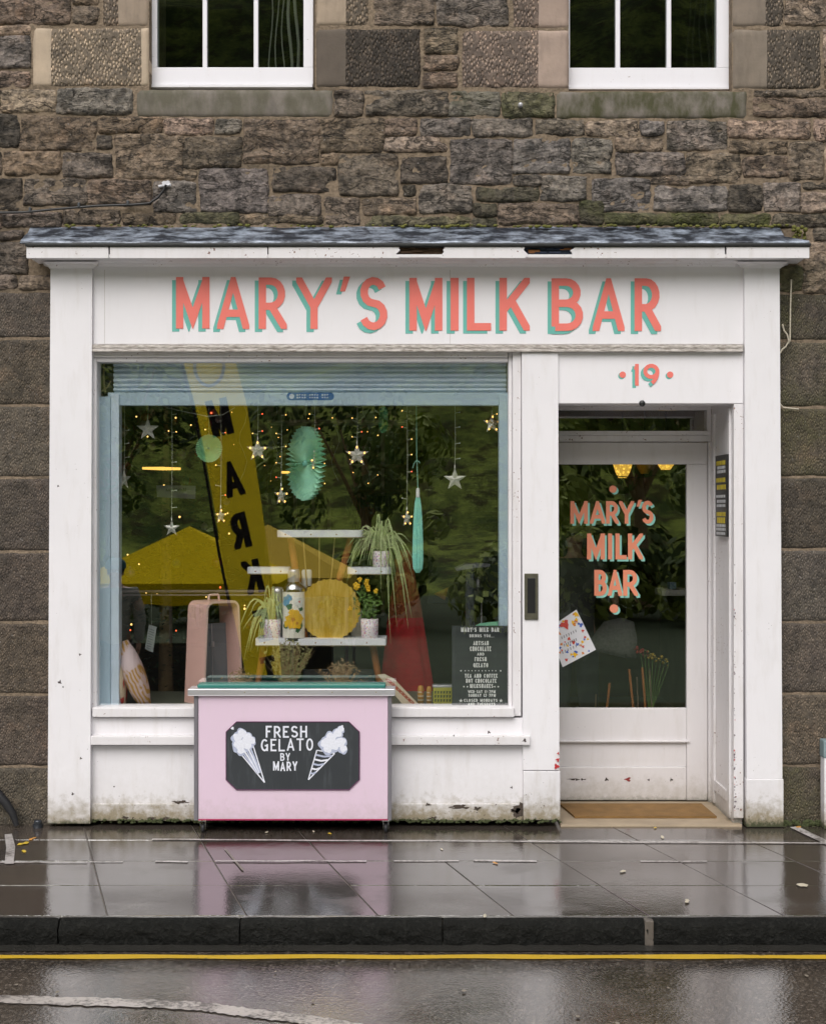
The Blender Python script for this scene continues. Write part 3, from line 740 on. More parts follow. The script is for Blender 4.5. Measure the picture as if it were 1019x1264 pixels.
# masonry beyond the frame: one joined part
mb = MB(); rr = random.Random(11)
def rubble_area(x0, x1, z0, z1):
    z = z0
    while z < z1-.06:
        h = min(rr.uniform(.14, .26), z1-z); x = x0
        if z1-z-h < .08: h = z1-z
        while x < x1-.02:
            w = min(rr.uniform(.2, .52), x1-x)
            if x1-x-w < .1: w = x1-x
            mb.box(x+.008, x+w-.008, -.012-rr.uniform(0, .022), .10, z+.008, z+h-.008, .012); x += w
        z += h
XL, XR = PX(-30, 0)-.012, PX(1045, 0)+.012
rubble_area(-6.2, XL-.13, -.02, 2.85); rubble_area(XR+.07, 6.2, -.02, 2.85)
rubble_area(-6.2, XL, 2.86, 4.42); rubble_area(XR, 6.2, 2.86, 4.42)
ZT = PZ(-21, 0)
for xa, xb in ((-6.2, PX(183, 0)), (PX(391, 0), PX(700, 0)), (PX(903, 0), 6.2)): rubble_area(xa, xb, ZT, 5.7)
rubble_area(-6.2, 6.2, 5.7, 7.2)
o = mb.build('rubble_stone', M_STONE, bld, kind='stuff'); o['tint'] = (.16, .135, .115); o['moss'] = .05
# mortar bed, with openings for the windows and the shop
mb = MB()
wx = [(PX(185, .008), PX(389, .008)), (PX(701, .008), PX(902, .008))]
zs0, zs1 = PZ(113, .008), 5.5
SX0, SX1, SZ1 = PX(80, .008), PX(950, .008), PZ(300, .008)
def slab(x0, x1, z0, z1): mb.box(x0, x1, -.004, .5, z0, z1, 0)
slab(-6.2, SX0, -.12, SZ1); slab(SX1, 6.2, -.12, SZ1); slab(-6.2, 6.2, SZ1, zs0)
slab(-6.2, wx[0][0], zs0, zs1); slab(wx[0][1], wx[1][0], zs0, zs1); slab(wx[1][1], 6.2, zs0, zs1); slab(-6.2, 6.2, zs1, 7.2)
mb.build('mortar', M_MORTAR, bld)
# body of the building behind the front (keeps daylight out of the rooms)
mb = MB()
mb.box(-6.2, -6.0, .5, 5.4, -.12, 7.2); mb.box(6.0, 6.2, .5, 5.4, -.12, 7.2); mb.box(-6.2, 6.2, 5.4, 5.6, -.12, 7.2); mb.box(-6.2, 6.2, .2, 5.6, 7.2, 7.5)
mb.box(-6.0, 6.0, .5, 5.4, 3.30, 3.45)
mb.build('building_shell', M_STONE, bld)['tint'] = (.14, .12, .1)
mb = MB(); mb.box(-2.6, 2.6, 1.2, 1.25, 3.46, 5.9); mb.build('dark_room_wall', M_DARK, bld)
# sash windows
for wi, (xl, xr, gl0, gl1, bars, yb, gb) in enumerate(((186, 386.5, 194, 374.5, ((250, 255.5), (313, 318.5)), 108.5, 83), (695, 899, 703, 884, ((759.5, 765), (822.5, 828)), 111, 83.5))):
    Yw = .07; mb = MB(); ztop = 5.45
    def wbox(x0, x1, z0, z1, y0, y1, bv=.003): mb.box(x0, x1, y0, y1, z0, z1, bv)
    zb = PZ(yb, Yw); zg = PZ(gb, Yw)
    wbox(PX(xl, Yw), PX(gl0, Yw), zg, ztop, Yw, .14); wbox(PX(gl1, Yw), PX(xr, Yw), zg, ztop, Yw, .14)
    wbox(PX(xl, Yw), PX(xr, Yw), zb+SZ(4.5, Yw), zg, Yw, .14); wbox(PX(xl, Yw)+.002, PX(xr, Yw)-.002, zb, zb+SZ(4.2, Yw), Yw-.012, .13); wbox(PX(gl0, Yw), PX(gl1, Yw), ztop-.06, ztop, Yw, .14)
    wf = mb.build('window', M_SASH, bld)
    for b0, b1 in bars:
        m = MB(); m.box(PX(b0, Yw), PX(b1, Yw), Yw+.004, .12, zg+.001, ztop-.061, .003); m.build('glazing_bar', M_SASH, wf)
    ed = [gl0]+[q for b in bars for q in b]+[gl1]
    for k in range(3):
        m = MB(); m.box(PX(ed[2*k], Yw)-.002, PX(ed[2*k+1], Yw)+.002, .095, .099, zg, ztop-.06, 0); m.build('pane', M_UPGLASS, wf)
    # dark timber lining in the rebate
    m = MB(); xa = PX(xr, Yw)
    m.box(xa+.002, xa+.028, .06, .2, zb, ztop, 0); m.box(PX(xl, Yw)-.028, PX(xl, Yw)-.002, .06, .2, zb, ztop, 0)
    m.build('window_lining', simple('dark_red_lining' if wi else 'brown_lining', (.15, .05, .04) if wi else (.09, .065, .04), .7, .3), bld)
    m = MB(); xc = PX(gl1-7, .3)
    for k in range(5):
        x = xc-.035*k
        m.tube([(x+.012*math.sin(j*.9+k), .22+.01*math.cos(j+k), zg-.02+j*.09) for j in range(16)], .009 if k < 2 else .004, 6)
    m.build('curtain', simple('net_curtain', (.36, .34, .32), .9, .2) if wi == 0 else M_DARK, bld)

# wall fittings
m = MB(); pts = [(-40, 263), (0, 262.5), (30, 262), (70, 258), (120, 254), (165, 252.5), (184, 251), (195, 244), (202, 235), (205, 228)]
t_ = thing('black_cable', P(100, 255, -.03), 'thin black cable clipped along the stone wall above the shop', 'cable')
m.tube([P(x, y, -.042) for x, y in pts], .0065, 6); m.build('cable', M_BLACK, t_)
m = MB()
for x, y in ((40, 261), (100, 255), (160, 252.5)): m.box(P(x, y, 0).x-.006, P(x, y, 0).x+.006, -.05, -.02, P(x, y, 0).z-.012, P(x, y, 0).z+.012, .002)
m.build('cable_clip', M_GREY, t_)
m = MB(); c = P(205, 227, -.035)
rr = random.Random(5); m.poly([c+Vector((.019*(1+.5*rr.uniform(-1, 1))*math.cos(a*.5236), -.006, .014*(1+.5*rr.uniform(-1, 1))*math.sin(a*.5236))) for a in range(12)])
m.tube([P(196, 230, -.03), P(211, 228, -.04)], .007, 6); m.build('filler_patch', simple('white_filler', (.62, .62, .66), .8), t_)
m = MB(); c = P(642, 129, -.05); m.lathe([(.012, 0), (.012, .035), (.006, .04)], c, 10, axis='Y'); m.sphere(c, .011, 8)
tag(m.build('wall_bolt', M_ALU), 'small pale bolt head in a mossy stone left of the right sash window', 'bolt')

# ================================================================== SHOPFRONT
shop = thing('shopfront', (0, -.05, 0), "white painted wooden shopfront with coral and teal MARY'S MILK BAR lettering on its fascia", 'shopfront')
YC = -.19                                # cornice face
YP, YF, YM = -.06, -.035, -.045          # pilasters, fascia panel, middle pilaster
def part(name, mat, x0, y0, x1, y1, Yf, Yb, bev=.004, parent=None, label=None):
    return MB().pbox(x0, y0, x1, y1, Yf, Yb, bev).build(name, mat, parent or shop, label)
def slanted(name, mat, pl, Yf, Yb, parent=None, rim=.004):
    """upright board with a four-cornered pixel outline"""
    pts = [P(x, y, Yf) for x, y in pl]; m = MB(); c = sum(pts, Vector())/4
    inn = [p+(c-p).normalized()*rim for p in pts]; mid = [Vector((p.x, Yf+rim*.7, p.z)) for p in pts]; bk = [Vector((p.x, Yb, p.z)) for p in pts]
    v = [Vector((p.x, Yf, p.z)) for p in inn]+mid+bk
    m.add(v, [(0, 1, 2, 3)]+[(i, (i+1) % 4, 4+(i+1) % 4, 4+i) for i in range(4)]+[(4+i, 4+(i+1) % 4, 8+(i+1) % 4, 8+i) for i in range(4)])
    return m.build(name, mat, parent or shop)
slanted('pilaster', M_WHITE, [(62.5, 330), (114, 330), (111.5, 1017), (59, 1017)], YP, .2)
slanted('pilaster', M_WHITE, [(918, 330), (961.5, 330), (965, 962), (921, 962)], YP, .2)
part('pilaster_plinth', M_PLINTH, 920.5, 962, 966.5, 1021, YP-.006, .19)
slanted('pilaster', M_WHITE, [(643.5, 434.5), (688.5, 434.5), (690, 951), (645, 951)], YM, .3)
part('pilaster_plinth', M_PLINTH, 645.5, 952, 691, 1012.5, YM-.004, .3)
for x0, x1, x2, x3 in ((54, 122, 62, 115), (908, 972, 918, 963)):       # flared capitals
    m = MB(); ya, yb = 319, 331
    a = [P(x0, ya, -.11), P(x1, ya, -.11), P(x1, ya, .1), P(x0, ya, .1)]; z = P(0, 331, YP-.004).z
    b = [Vector((P(x2, 331, YP).x, YP-.004, z)), Vector((P(x3, 331, YP).x, YP-.004, z)), Vector((P(x3, 331, YP).x, .1, z)), Vector((P(x2, 331, YP).x, .1, z))]
    for q in a: q.z = PZ(319.5, YC)
    mid = [(a[i]*.55+b[i]*.45)+Vector((0, .018 if i < 2 else 0, 0)) for i in range(4)]
    m.add(a+mid+b, [(0, 1, 2, 3), (8, 11, 10, 9)]+[(i, (i+1) % 4, 4+(i+1) % 4, 4+i) for i in range(4)]+[(4+i, 4+(i+1) % 4, 8+(i+1) % 4, 8+i) for i in range(4)])
    m.build('capital', M_TRIM, shop)
fas = part('fascia_panel', M_FASCIA, 115, 326, 917, 425, YF, .1)
m = MB()
for xa in (129, 555):
    m.quad(P(xa, 333, YF-.0004), P(xa+.6, 333, YF-.0004), P(xa+.6, 424, YF-.0004), P(xa, 424, YF-.0004))
m.build('board_joint', simple('joint_line', (.52, .49, .47), .8), fas)
# cornice: white boards, rotten gaps, soffit, lead
rot = simple('rotten_timber', (.085, .05, .028), .9, .6, 30, bump=.9, bscale=50); rotb = simple('blue_black_timber', (.035, .05, .09), .7, .6, 40, bump=.8)
edges = [(33, 134, .0, .0), (136, 330, 0, 0), (331.5, 494, 0, 1), (544, 651, 1, 1), (704, 894, 1, 0), (896, 998, 0, 0)]
rr = random.Random(9)
for k, (x0, x1, la, ra) in enumerate(edges):
    pts = []; n = 6
    tl = 303.5+rr.uniform(-.5, .6); tr = 304+rr.uniform(-.5, .6)
    L_ = [(x0+(rr.uniform(-1, 5) if la else 0), tl+(318.5-tl)*i/n) for i in range(n+1)]; R_ = [(x1+(rr.uniform(-6, 2) if ra else 0), 318.5+(tr-318.5)*i/n) for i in range(n+1)]
    m = MB(); m.prism([(PX(x, YC), PZ(y, YC)) for x, y in L_+R_], YC+rr.uniform(-.002, .002), YC+.022); m.build('cornice_board', M_TRIM, shop)
part('cornice_core', rot, 60, 303, 560, 317.5, YC+.03, -.05, .004); part('cornice_core', rotb, 600, 303, 985, 317.5, YC+.032, -.05, .004)
m = MB()
for k in range(9):
    x = rr.uniform(497, 538); y = rr.uniform(306, 315); c = P(x, y, YC+.02)
    m.box(c.x-.03, c.x+.03, c.y, c.y+.03, c.z-.006, c.z+.006, .002)
m.build('timber_splinter', rot, shop)
m = MB()
for k in range(9):
    x = rr.uniform(657, 698); y = rr.uniform(306, 315); c = P(x, y, YC+.02)
    m.box(c.x-.03, c.x+.03, c.y, c.y+.03, c.z-.005, c.z+.005, .002, 1 if k % 3 == 0 else 0)
m.build('timber_splinter', [rotb, simple('splinter_orange', (.3, .13, .05), .9)], shop)
zsof = PZ(318.5, YC)
m = MB(); m.box(PX(36, YC), PX(995, YC), YC+.004, .05, zsof+.003, zsof+.02, .002); m.build('soffit', M_TRIM, shop)
m = MB()
xa, xb = PX(122, -.05), PX(908, -.05); pr = [(-.115, zsof+.002), (-.105, PZ(321.5, -.105)), (-.08, PZ(324, -.08)), (-.055, PZ(326, -.055)), (-.045, PZ(329, -.045)), (-.02, PZ(329, -.045)), (-.02, zsof+.002)]
n = len(pr); m.add([(x, y, z) for x in (xa, xb) for y, z in pr], [(i, (i+1) % n, n+(i+1) % n, n+i) for i in range(n)]+[tuple(range(n)), tuple(range(2*n-1, n-1, -1))]); m.build('bed_moulding', M_TRIM, shop)
m = MB(); m.box(PX(36, YC), PX(995, YC), YC+.04, .0, zsof+.021, PZ(303, YC)-.002, .0); m.build('cornice_core', rot, shop)
# lead flashing
m = MB(); n = 120; vs = []
x0, x1 = PX(31, -.1), PX(999, -.2)
prof = [(.0, PZ(280, 0)), (-.030, PZ(282.5, -.03)), (-.065, PZ(286.0, -.065)), (-.12, PZ(291, -.12)), (-.182, PZ(297, -.182)), (-.193, PZ(299, -.193)), (-.190, PZ(301, -.19))]
for i in range(n+1):
    x = x0+(x1-x0)*i/n
    for j, (y, z) in enumerate(prof):
        k = sstep(.0, .03, 1-abs(i/n*2-1)) if False else 1
        dz = .010*mn.noise((x*5, j*1.2, 2))+(.010*mn.noise((x*17, j, 5)) if j in (1, 2) else 0)
        if j >= 4: dz *= .25
        vs.append((x if j > 3 else max(x0+.006, min(x1-.11, x)), y+.006*mn.noise((x*6, j*2, 8)), z+dz))
w = len(prof); fs = [(i*w+j, (i+1)*w+j, (i+1)*w+j+1, i*w+j+1) for i in range(n) for j in range(w-1)]
m.add(vs, fs, 0, True); m.build('lead_flashing', M_LEAD, shop)
m = MB(); m.box(PX(31, -.2), PX(1000.5, -.2), -.202, -.05, PZ(303.6, -.2), PZ(300, -.2), .003); m.box(PX(34, -.19), PX(998, -.19), -.196, -.05, PZ(304.6, -.195), PZ(303.4, -.196)-.001, 0)
m.build('drip_edge', M_GUTTER, shop)
m = MB(); rr = random.Random(4)      # moss along the lead and at the right end
for k in range(150):
    x = rr.uniform(520, 985) if k > 55 else rr.uniform(60, 560); yb_ = 280+rr.uniform(-1.5, 1)
    c = P(x, yb_, -.035); m.sphere(c+Vector((0, 0, .004)), rr.uniform(.004, .011), 5, 0, (1.6, 1, .8))
for k in range(40): m.sphere(P(rr.uniform(976, 994), rr.uniform(280, 300), rr.uniform(-.08, -.02)), rr.uniform(.006, .013), 5)
m.build('moss', simple('green_moss', (.13, .13, .03), .95, .5, 60, bump=.7), shop, kind='stuff')
# architrave and window head
m = MB(); m.pbox(114, 425.2, 917, 429.5, YF-.018, .0, .003); m.pbox(114, 430, 917, 434, YF-.028, .0, .003); m.build('architrave', M_ARCH, shop)
YW = .03      # glass plane
part('window_head', M_TRIM, 114.5, 434.6, 626.8, 441, -.022, .1); part('window_head', M_TRIM, 118, 441.5, 626.8, 446.5, -.008, .1)
part('window_stile', M_TRIM, 113.5, 441.3, 119.5, 878, -.014, .1)
part('window_stile', M_TRIM, 627.2, 434.6, 631.8, 873, -.010, .1); part('window_stile', M_TRIM, 632.3, 434.6, 642.8, 884, -.03, .1)
part('window_sill', M_TRIM, 114, 873.5, 634.5, 885.5, -.052, .1, .006)
part('sill_board', M_WHITE, 112.5, 886, 646, 908, -.022, .1, .003)
part('dado_rail', M_TRIM, 111.8, 908.5, 654, 920, -.072, .1, .006)
part('stall_riser', M_WHITE, 112, 920.5, 645, 993, -.016, .1, .003)
part('riser_plinth', M_PLINTH, 111.5, 992, 644.8, 1013.5, -.03, .1, .006)
m = MB(); rr = random.Random(12)       # flaked holes and algae at the very bottom
for x, y, w_, h_ in ((568, 996, 14, 2.6), (590, 998, 6, 2), (642, 1000, 2.5, 8), (637, 1003, 2, 5), (528, 993, 4, 1.5), (190, 1010, 8, 1.6), (156, 1009, 6, 1.6), (205, 1010, 6, 2), (225, 990, 11, 1.4), (534, 1010, 6, 2)):
    for q in range(3): blob(m, x+rr.uniform(-w_, w_)*.45, y+rr.uniform(-1, 1), h_*rr.uniform(.6, 1.1), -.0312-q*.0002, 0, 12, .5, rr.random(), max(1, w_/h_*.6))
m.build('flaked_patch', simple('bare_timber', (.06, .045, .035), .9, .5, 60), shop, kind='stuff')
m = MB()
for k in range(320):
    x = rr.uniform(113, 692); c = P(x, 1014+rr.uniform(-2.5, 1.5), -.034 if x < 644 else -.051); m.sphere(c, rr.uniform(.004, .009), 5, 0, (1.5, .7, .8))
for k in range(60):
    c = P(rr.uniform(962, 1019), 1021+rr.uniform(-8, 1), -.03); m.sphere(c, rr.uniform(.005, .012), 5, 0, (1.4, .7, 1))
m.build('algae', simple('dark_algae', (.045, .055, .018), .9, .6, 80), shop, kind='stuff')
# letterbox slot in the middle pilaster
ml = part('parcel_slot', simple('tarnished_brass', (.11, .105, .075), .45, .4, 40, metal=.5), 647, 708, 664, 765, YM-.008, YM+.01, .003)
part('slot_flap', M_BLACK, 650.5, 713.5, 660.5, 757, YM-.0095, YM, .002, ml)
# header over the door
part('door_header', M_FASCIA, 643.2, 434.8, 916.8, 498, -.03, .12, .003)
part('door_jamb', M_TRIM, 905, 498.5, 917, 1010, -.028, -.005, .003)
m = MB(); c = P(792, 498, -.035); m.sphere(c, .017, 10, 0, (1, .6, 1)); m.build('header_hook', M_BLACK, shop)

# lettering
SIGN = [('M', 217.3, 342, 258.7, 405.5), ('A', 268, 342, 307.7, 406), ('R', 319.3, 342.5, 354, 406), ('Y', 365.5, 342.5, 409.5, 406), ("'", 419.5, 341.5, 432, 374), ('S', 443.4, 342, 478, 407.5),
        ('M', 505, 343, 545.7, 408), ('I', 555.7, 343, 565.7, 408), ('L', 576, 343, 605.8, 408), ('K', 616, 343, 653.5, 408), ('B', 680.2, 343.5, 719.2, 408.5), ('A', 731, 343.5, 770.3, 408.5), ('R', 782.6, 343.5, 815.3, 408.5)]
def tt(ch): return {'I': .155, "'": .28}.get(ch, .142)
def sign_letters(items, Yp, tf_, off, msh, mfc, parent):
    for it in items: m = MB(); letters(m, [it], Yp+.0020, tf_(it[0]), off); m.build('letter_shadow', msh, parent)
    for it in items: m = MB(); letters(m, [it], Yp, tf_(it[0])); m.build('letter', mfc, parent)
sign_letters(SIGN, YF-.0030, tt, (-4.8, 3.8), M_TEAL, M_CORAL, fas)
hd = [o for o in shop.children if o.name.startswith('door_header')][0]
N19 = [('1', 781, 449.2, 789.5, 476), ('9', 793.4, 449, 813.2, 477)]
for it in N19: m = MB(); letters(m, [it], -.0310, .17, (-3.4, 3)); m.build('digit_shadow', M_TEAL, hd); m = MB(); letters(m, [it], -.0325, .17); m.build('digit', M_CORAL, hd)
for x in (768, 826.5): m = MB(); disc(m, x-1.5, 464, 4.2, -.0310); m.build('dot_shadow', M_TEAL, hd); m = MB(); disc(m, x, 462.5, 4, -.0325); m.build('dot', M_CORAL, hd)

# display window: glass, roller shutter, guides
ws = thing  # (shorthand unused)
MB().pbox(119.6, 446.6, 627.1, 873.4, YW, YW+.006, 0).build('window_pane', M_GLASS, shop)
sh = part('shutter_box', simple('dark_housing', (.02, .022, .022), .7), 119.9, 447, 626.9, 486, .19, .30, 0)
YS = .085
zz = [447.5, 453.5, 460, 466.5, 473, 478.5, 484]
for k in range(len(zz)-1):
    m = MB(); za, zb = PZ(zz[k], YS), PZ(zz[k+1], YS); hh = za-zb; xa, xb = PX(140, YS), PX(624.5, YS); n = 8
    prof = [(YS+.020-.020*math.sin(math.pi*min(1, (i/n)*1.15))**.8 if i/n < .87 else YS+.020, za-hh*i/n) for i in range(n+1)]
    vs = [(x, y, z) for x in (xa, xb) for y, z in prof]
    m.add(vs, [(i, i+1, n+2+i, n+1+i) for i in range(n)], 0, True); m.build('shutter_slat', M_STEEL, shop)
br = part('shutter_bottom_rail', M_BLUE, 133, 484.5, 626.8, 500.5, YS-.012, YS+.03, .005)
m = MB(); pts = [P(354+4.5*(1-math.cos(a)) if s_ < 0 else 411.5-4.5*(1-math.cos(a)), 489-4.8*math.sin(a)*s_, YS-.0128) for s_ in (1,) for a in (0,)] 
ol = [(358.5+4.8*math.cos(rad(a)), 489.2+4.8*math.sin(rad(a))) for a in range(90, 271, 20)]+[(407.5+4.8*math.cos(rad(a)), 489.2+4.8*math.sin(rad(a))) for a in range(-90, 91, 20)]
m.poly([P(x, y, YS-.0128) for x, y in ol]); m.build('maker_sticker', simple('sticker_blue', (.03, .13, .36), .4), br)
m = MB(); rr = random.Random(2)
for k in range(13):
    x = 366+k*3.1
    if k in (4, 9): continue
    for yy in (486.6, 489.8): m.poly([P(x, yy, YS-.0134), P(x+2.0, yy, YS-.0134), P(x+2.0, yy+1.9*rr.uniform(.5, 1), YS-.0134), P(x, yy+1.9, YS-.0134)])
disc(m, 360, 489.2, 3.2, YS-.0134); m.build('sticker_print', simple('sticker_white', (.55, .62, .72), .5), br)
part('shutter_guide', M_BLUE, 120, 489.5, 136.3, 873, .055, .075, .002); part('shutter_guide', M_STEEL, 136.8, 486, 147, 873, .062, .14, .003)
part('shutter_guide', M_BLUE, 615.5, 486.5, 626.5, 873, .058, .14, .003)
m = MB(); m.pbox(121, 449, 139, 485, .16, .17, 0); m.build('shutter_bracket', simple('plum_bracket', (.05, .045, .075), .6), shop)
m = MB(); m.tube([P(129, 447, .12), P(128, 465, .115), P(130, 486, .12)], .006, 6); m.tube([P(137, 470, .11), P(133, 478, .11), P(124, 484, .11)], .004, 6); m.build('shutter_cable', M_BRASSTRIM, shop)

# window bed and the room behind
zsill = PZ(873, YW)
MB().box(PX(113, .1), PX(640, .1), .101, .80, zsill-.04, zsill-.012, .003).build('window_bed', M_PLATFORM, shop)
room = thing('shop_interior', (0, 2.5, 0), None, None, kind='structure')
XW0, XW1 = -2.05, 2.2
m = MB(); m.quad((XW0, .11, .002), (XW1, .11, .002), (XW1, 5.2, .002), (XW0, 5.2, .002)); m.build('shop_floor', M_INFLOOR, room)
m = MB(); m.box(XW0, XW1, 5.2, 5.25, 0, 3.25); m.box(XW0-.05, XW0, .1, 5.25, 0, 3.25); m.box(XW1, XW1+.05, .7, 5.25, 0, 3.25); m.build('inner_wall', M_INWALL, room)
m = MB(); m.box(XW0, XW1, .05, 5.25, 2.93, 3.0); m.build('shop_ceiling', M_INWALL, room)
m = MB(); m.box(PX(600, .1), 1.0, .72, .78, 0, 2.93); m.build('partition_wall', M_INWALL, room) if False else None
m = MB(); m.box(PX(640, .05), PX(672, .3), .30, .56, 0, 2.93); m.build('inner_wall', M_INWALL, room)
m = MB(); m.box(PX(113, .1), PX(640, .1), .78, .80, 0, zsill-.045); m.build('inner_wall', M_INWALL, room)

# ------------------------------------------------------------------ recessed doorway
YD = .53
zdb = PZ(990, YD)
m = MB(); m.box(PX(660, YD), PX(900, YD)+.05, YD-.006, YD+.12, PZ(503.5, YD), 2.95, .002); m.box(1.05, 1.75, .121, YD-.007, PZ(498, .12)+.05, PZ(498, .12)+.1, 0); m.build('recess_soffit', M_TRIM, shop)
tf = MB()
tf.box(PX(655, YD), PX(876, YD), YD, YD+.08, PZ(506, YD), PZ(502.8, YD)-.001, .002)
tf.box(PX(655, YD), PX(876, YD), YD-.012, YD+.08, PZ(537, YD), PZ(532, YD), .003); tf.box(PX(655, YD), PX(876, YD), YD+.004, YD+.08, PZ(545, YD), PZ(537.3, YD), .003)
tf.box(PX(872, YD), PX(877, YD), YD-.003, YD+.08, PZ(545, YD), PZ(502.9, YD), .002)
tf.build('transom_frame', M_TRIM, shop)
MB().pbox(655, 506.5, 872, 532, YD+.03, YD+.035, 0).build('transom_pane', M_DOORGLASS, shop)
jm = MB(); jm.box(PX(873.5, YD), PX(878, YD)+.02, YD-.004, YD+.08, 0, PZ(545.2, YD), .003); jm.build('door_frame', M_TRIM, shop)
door = MB()
zT, zB = PZ(546, YD), PZ(988.5, YD)
xl_, xr_ = PX(658, YD), PX(873, YD)
xg = PX(847.5, YD)
door.box(xl_, xr_, YD+.012, YD+.05, PZ(573, YD), zT, .003)
door.box(xg, xr_, YD+.012, YD+.05, zB, PZ(573, YD)-.0005, .003)
door.box(xl_, PX(684, YD), YD+.012, YD+.05, zB, PZ(573, YD)-.0005, .003)
door.box(PX(684, YD)+.0005, xg-.0005, YD+.013, YD+.05, PZ(915, YD), PZ(874.5, YD), .004)
door.box(PX(684, YD)+.0005, xg-.0005, YD+.024, YD+.05, PZ(947, YD), PZ(915, YD)-.0005, .002)
door.box(PX(684, YD)+.0005, xg-.0005, YD+.014, YD+.05, zB, PZ(947, YD)-.0005, .006)
dr = door.build('door', M_DOOR, shop)
m = MB(); m.box(PX(684, YD), PX(851, YD), YD-.001, YD+.02, PZ(916.5, YD), PZ(914, YD), .003); m.build('door_moulding', M_DOOR, dr)
MB().pbox(684, 573, 847.5, 874.5, YD+.028, YD+.034, 0).build('door_pane', M_DOORGLASS, dr)
m = MB(); rr = random.Random(31)
for x, w_ in ((706, 9), (712, 5), (719, 6), (748, 2.2), (774.5, 2.8), (800, 1.5), (828, 2)):
    blob(m, x, 962.5+rr.uniform(-.6, .6), 1.1 if w_ > 3 else w_*.9, YD+.0136-rr.uniform(0, .0006), 1 if x == 774.5 else 0, 10, .45, x, max(1, w_*.5))
m.build('paint_chip', [simple('dark_chip', (.05, .035, .03), .8), simple('red_chip', (.25, .03, .03), .6)], dr, kind='stuff')
D1 = [('M', 703.5, 618.5, 725, 646.5), ('A', 727.5, 618.5, 746.5, 646.5), ('R', 747.5, 618.5, 763, 646.5), ('Y', 763.5, 618.5, 782, 646.5), ("'", 785, 617, 792, 632), ('S', 791.5, 618, 806, 646.5),
      ('M', 724, 658.5, 746, 690.5), ('I', 750, 658.5, 755, 690.5), ('L', 759, 658.5, 773, 690.5), ('K', 774.5, 658.5, 793, 690.5),
      ('B', 733, 703.5, 748.5, 735.5), ('A', 749.5, 703.5, 767.5, 735.5), ('R', 768.5, 703.5, 787, 735.5)]
def t2(ch): return .165
sign_letters(D1, YD+.0250, t2, (2.4, 2.4), M_MINT2, M_CORAL2, dr)
for x, y, r_ in ((756, 603.8, 4.6), (757.3, 751.3, 5.4)): m = MB(); disc(m, x+2.3, y+2, r_, YD+.027); m.build('dot_shadow', M_MINT2, dr); m = MB(); disc(m, x, y, r_, YD+.025); m.build('dot', M_CORAL2, dr)
# right reveal of the recess, with a plain panel
XRV = PX(905, -.03)
rv = MB(); rv.box(XRV, XRV+.05, -.004, YD-.001, 0, 2.9, .002); rv.build('door_reveal', M_TRIM, shop)
m = MB(); m.box(XRV-.012, XRV+.01, .03, .09, .03, 2.2, .004); m.box(XRV-.012, XRV+.01, .42, .48, .03, 2.2, .004); m.box(XRV-.010, XRV+.01, .091, .419, .10, .16, .004); m.build('reveal_moulding', M_TRIM, shop)
m = MB(); rr = random.Random(8)       # flaked edge with red undercoat
for k in range(46):
    y = rr.uniform(690, 1008) if k > 20 else rr.uniform(930, 1008); z = PZ(y, -.03)
    blob(m, 905.5+abs(rr.gauss(0, .8))*(2.0 if y > 940 else .7), y, rr.uniform(.5, 1.2), -.0288-k*.00002, 0 if rr.random() < .82 else 1, 9, .4, k, .7)
blob(m, 686.5, 946, 3.0, YM-.0052, 1, 10, .4, 3); blob(m, 688, 938, 2.2, YM-.0050, 1, 10, .4, 5); blob(m, 688.5, 930, 1.4, YM-.0054, 1, 10, .4, 6)
m.build('flaked_edge', [simple('plum_undercoat', (.05, .02, .05), .8), simple('red_undercoat', (.45, .02, .025), .6)], shop, kind='stuff')
m = MB(); rr = random.Random(41)       # small knocks in the white paint
for x, y, r_ in ((74, 842, 2.2), (78, 848, 1.0), (99, 808, 1.4), (72, 600, 1.2), (90, 980, 1.6), (100, 936, 1.4), (141, 971, 1), (603, 904, 1.8), (647, 914, 2.2), (631, 972, 1.4), (560, 908, 1.0), (300, 905, 1.0)):
    Yk = (-.0608 if x < 112 else -.0230 if y < 908 else -.0730 if y < 921 else -.0168); blob(m, x, y, r_, Yk, 0, 9, .45, x)
m.build('paint_chip', simple('dark_chip_b', (.07, .055, .055), .8), shop, kind='stuff')
# step and mat
m = MB(); m.box(PX(691.5, -.05), XRV+.04, -.050, YD+.06, -.02, .012, .006); m.build('door_step', M_STEP, shop)
mt = MB(); a = [(690, 991.5), (865, 991.5), (884, 1007.5), (709, 1007.5)]
q = [G(x, y, .024) for x, y in a]; q2 = [Vector((v.x, v.y, .013)) for v in q]
mt.add(q+q2, [(0, 1, 2, 3), (0, 4, 5, 1), (1, 5, 6, 2), (2, 6, 7, 3), (3, 7, 4, 0)])
tag(mt.build('doormat', M_MAT), 'worn brown coir doormat on the sandstone step of the doorway', 'doormat')
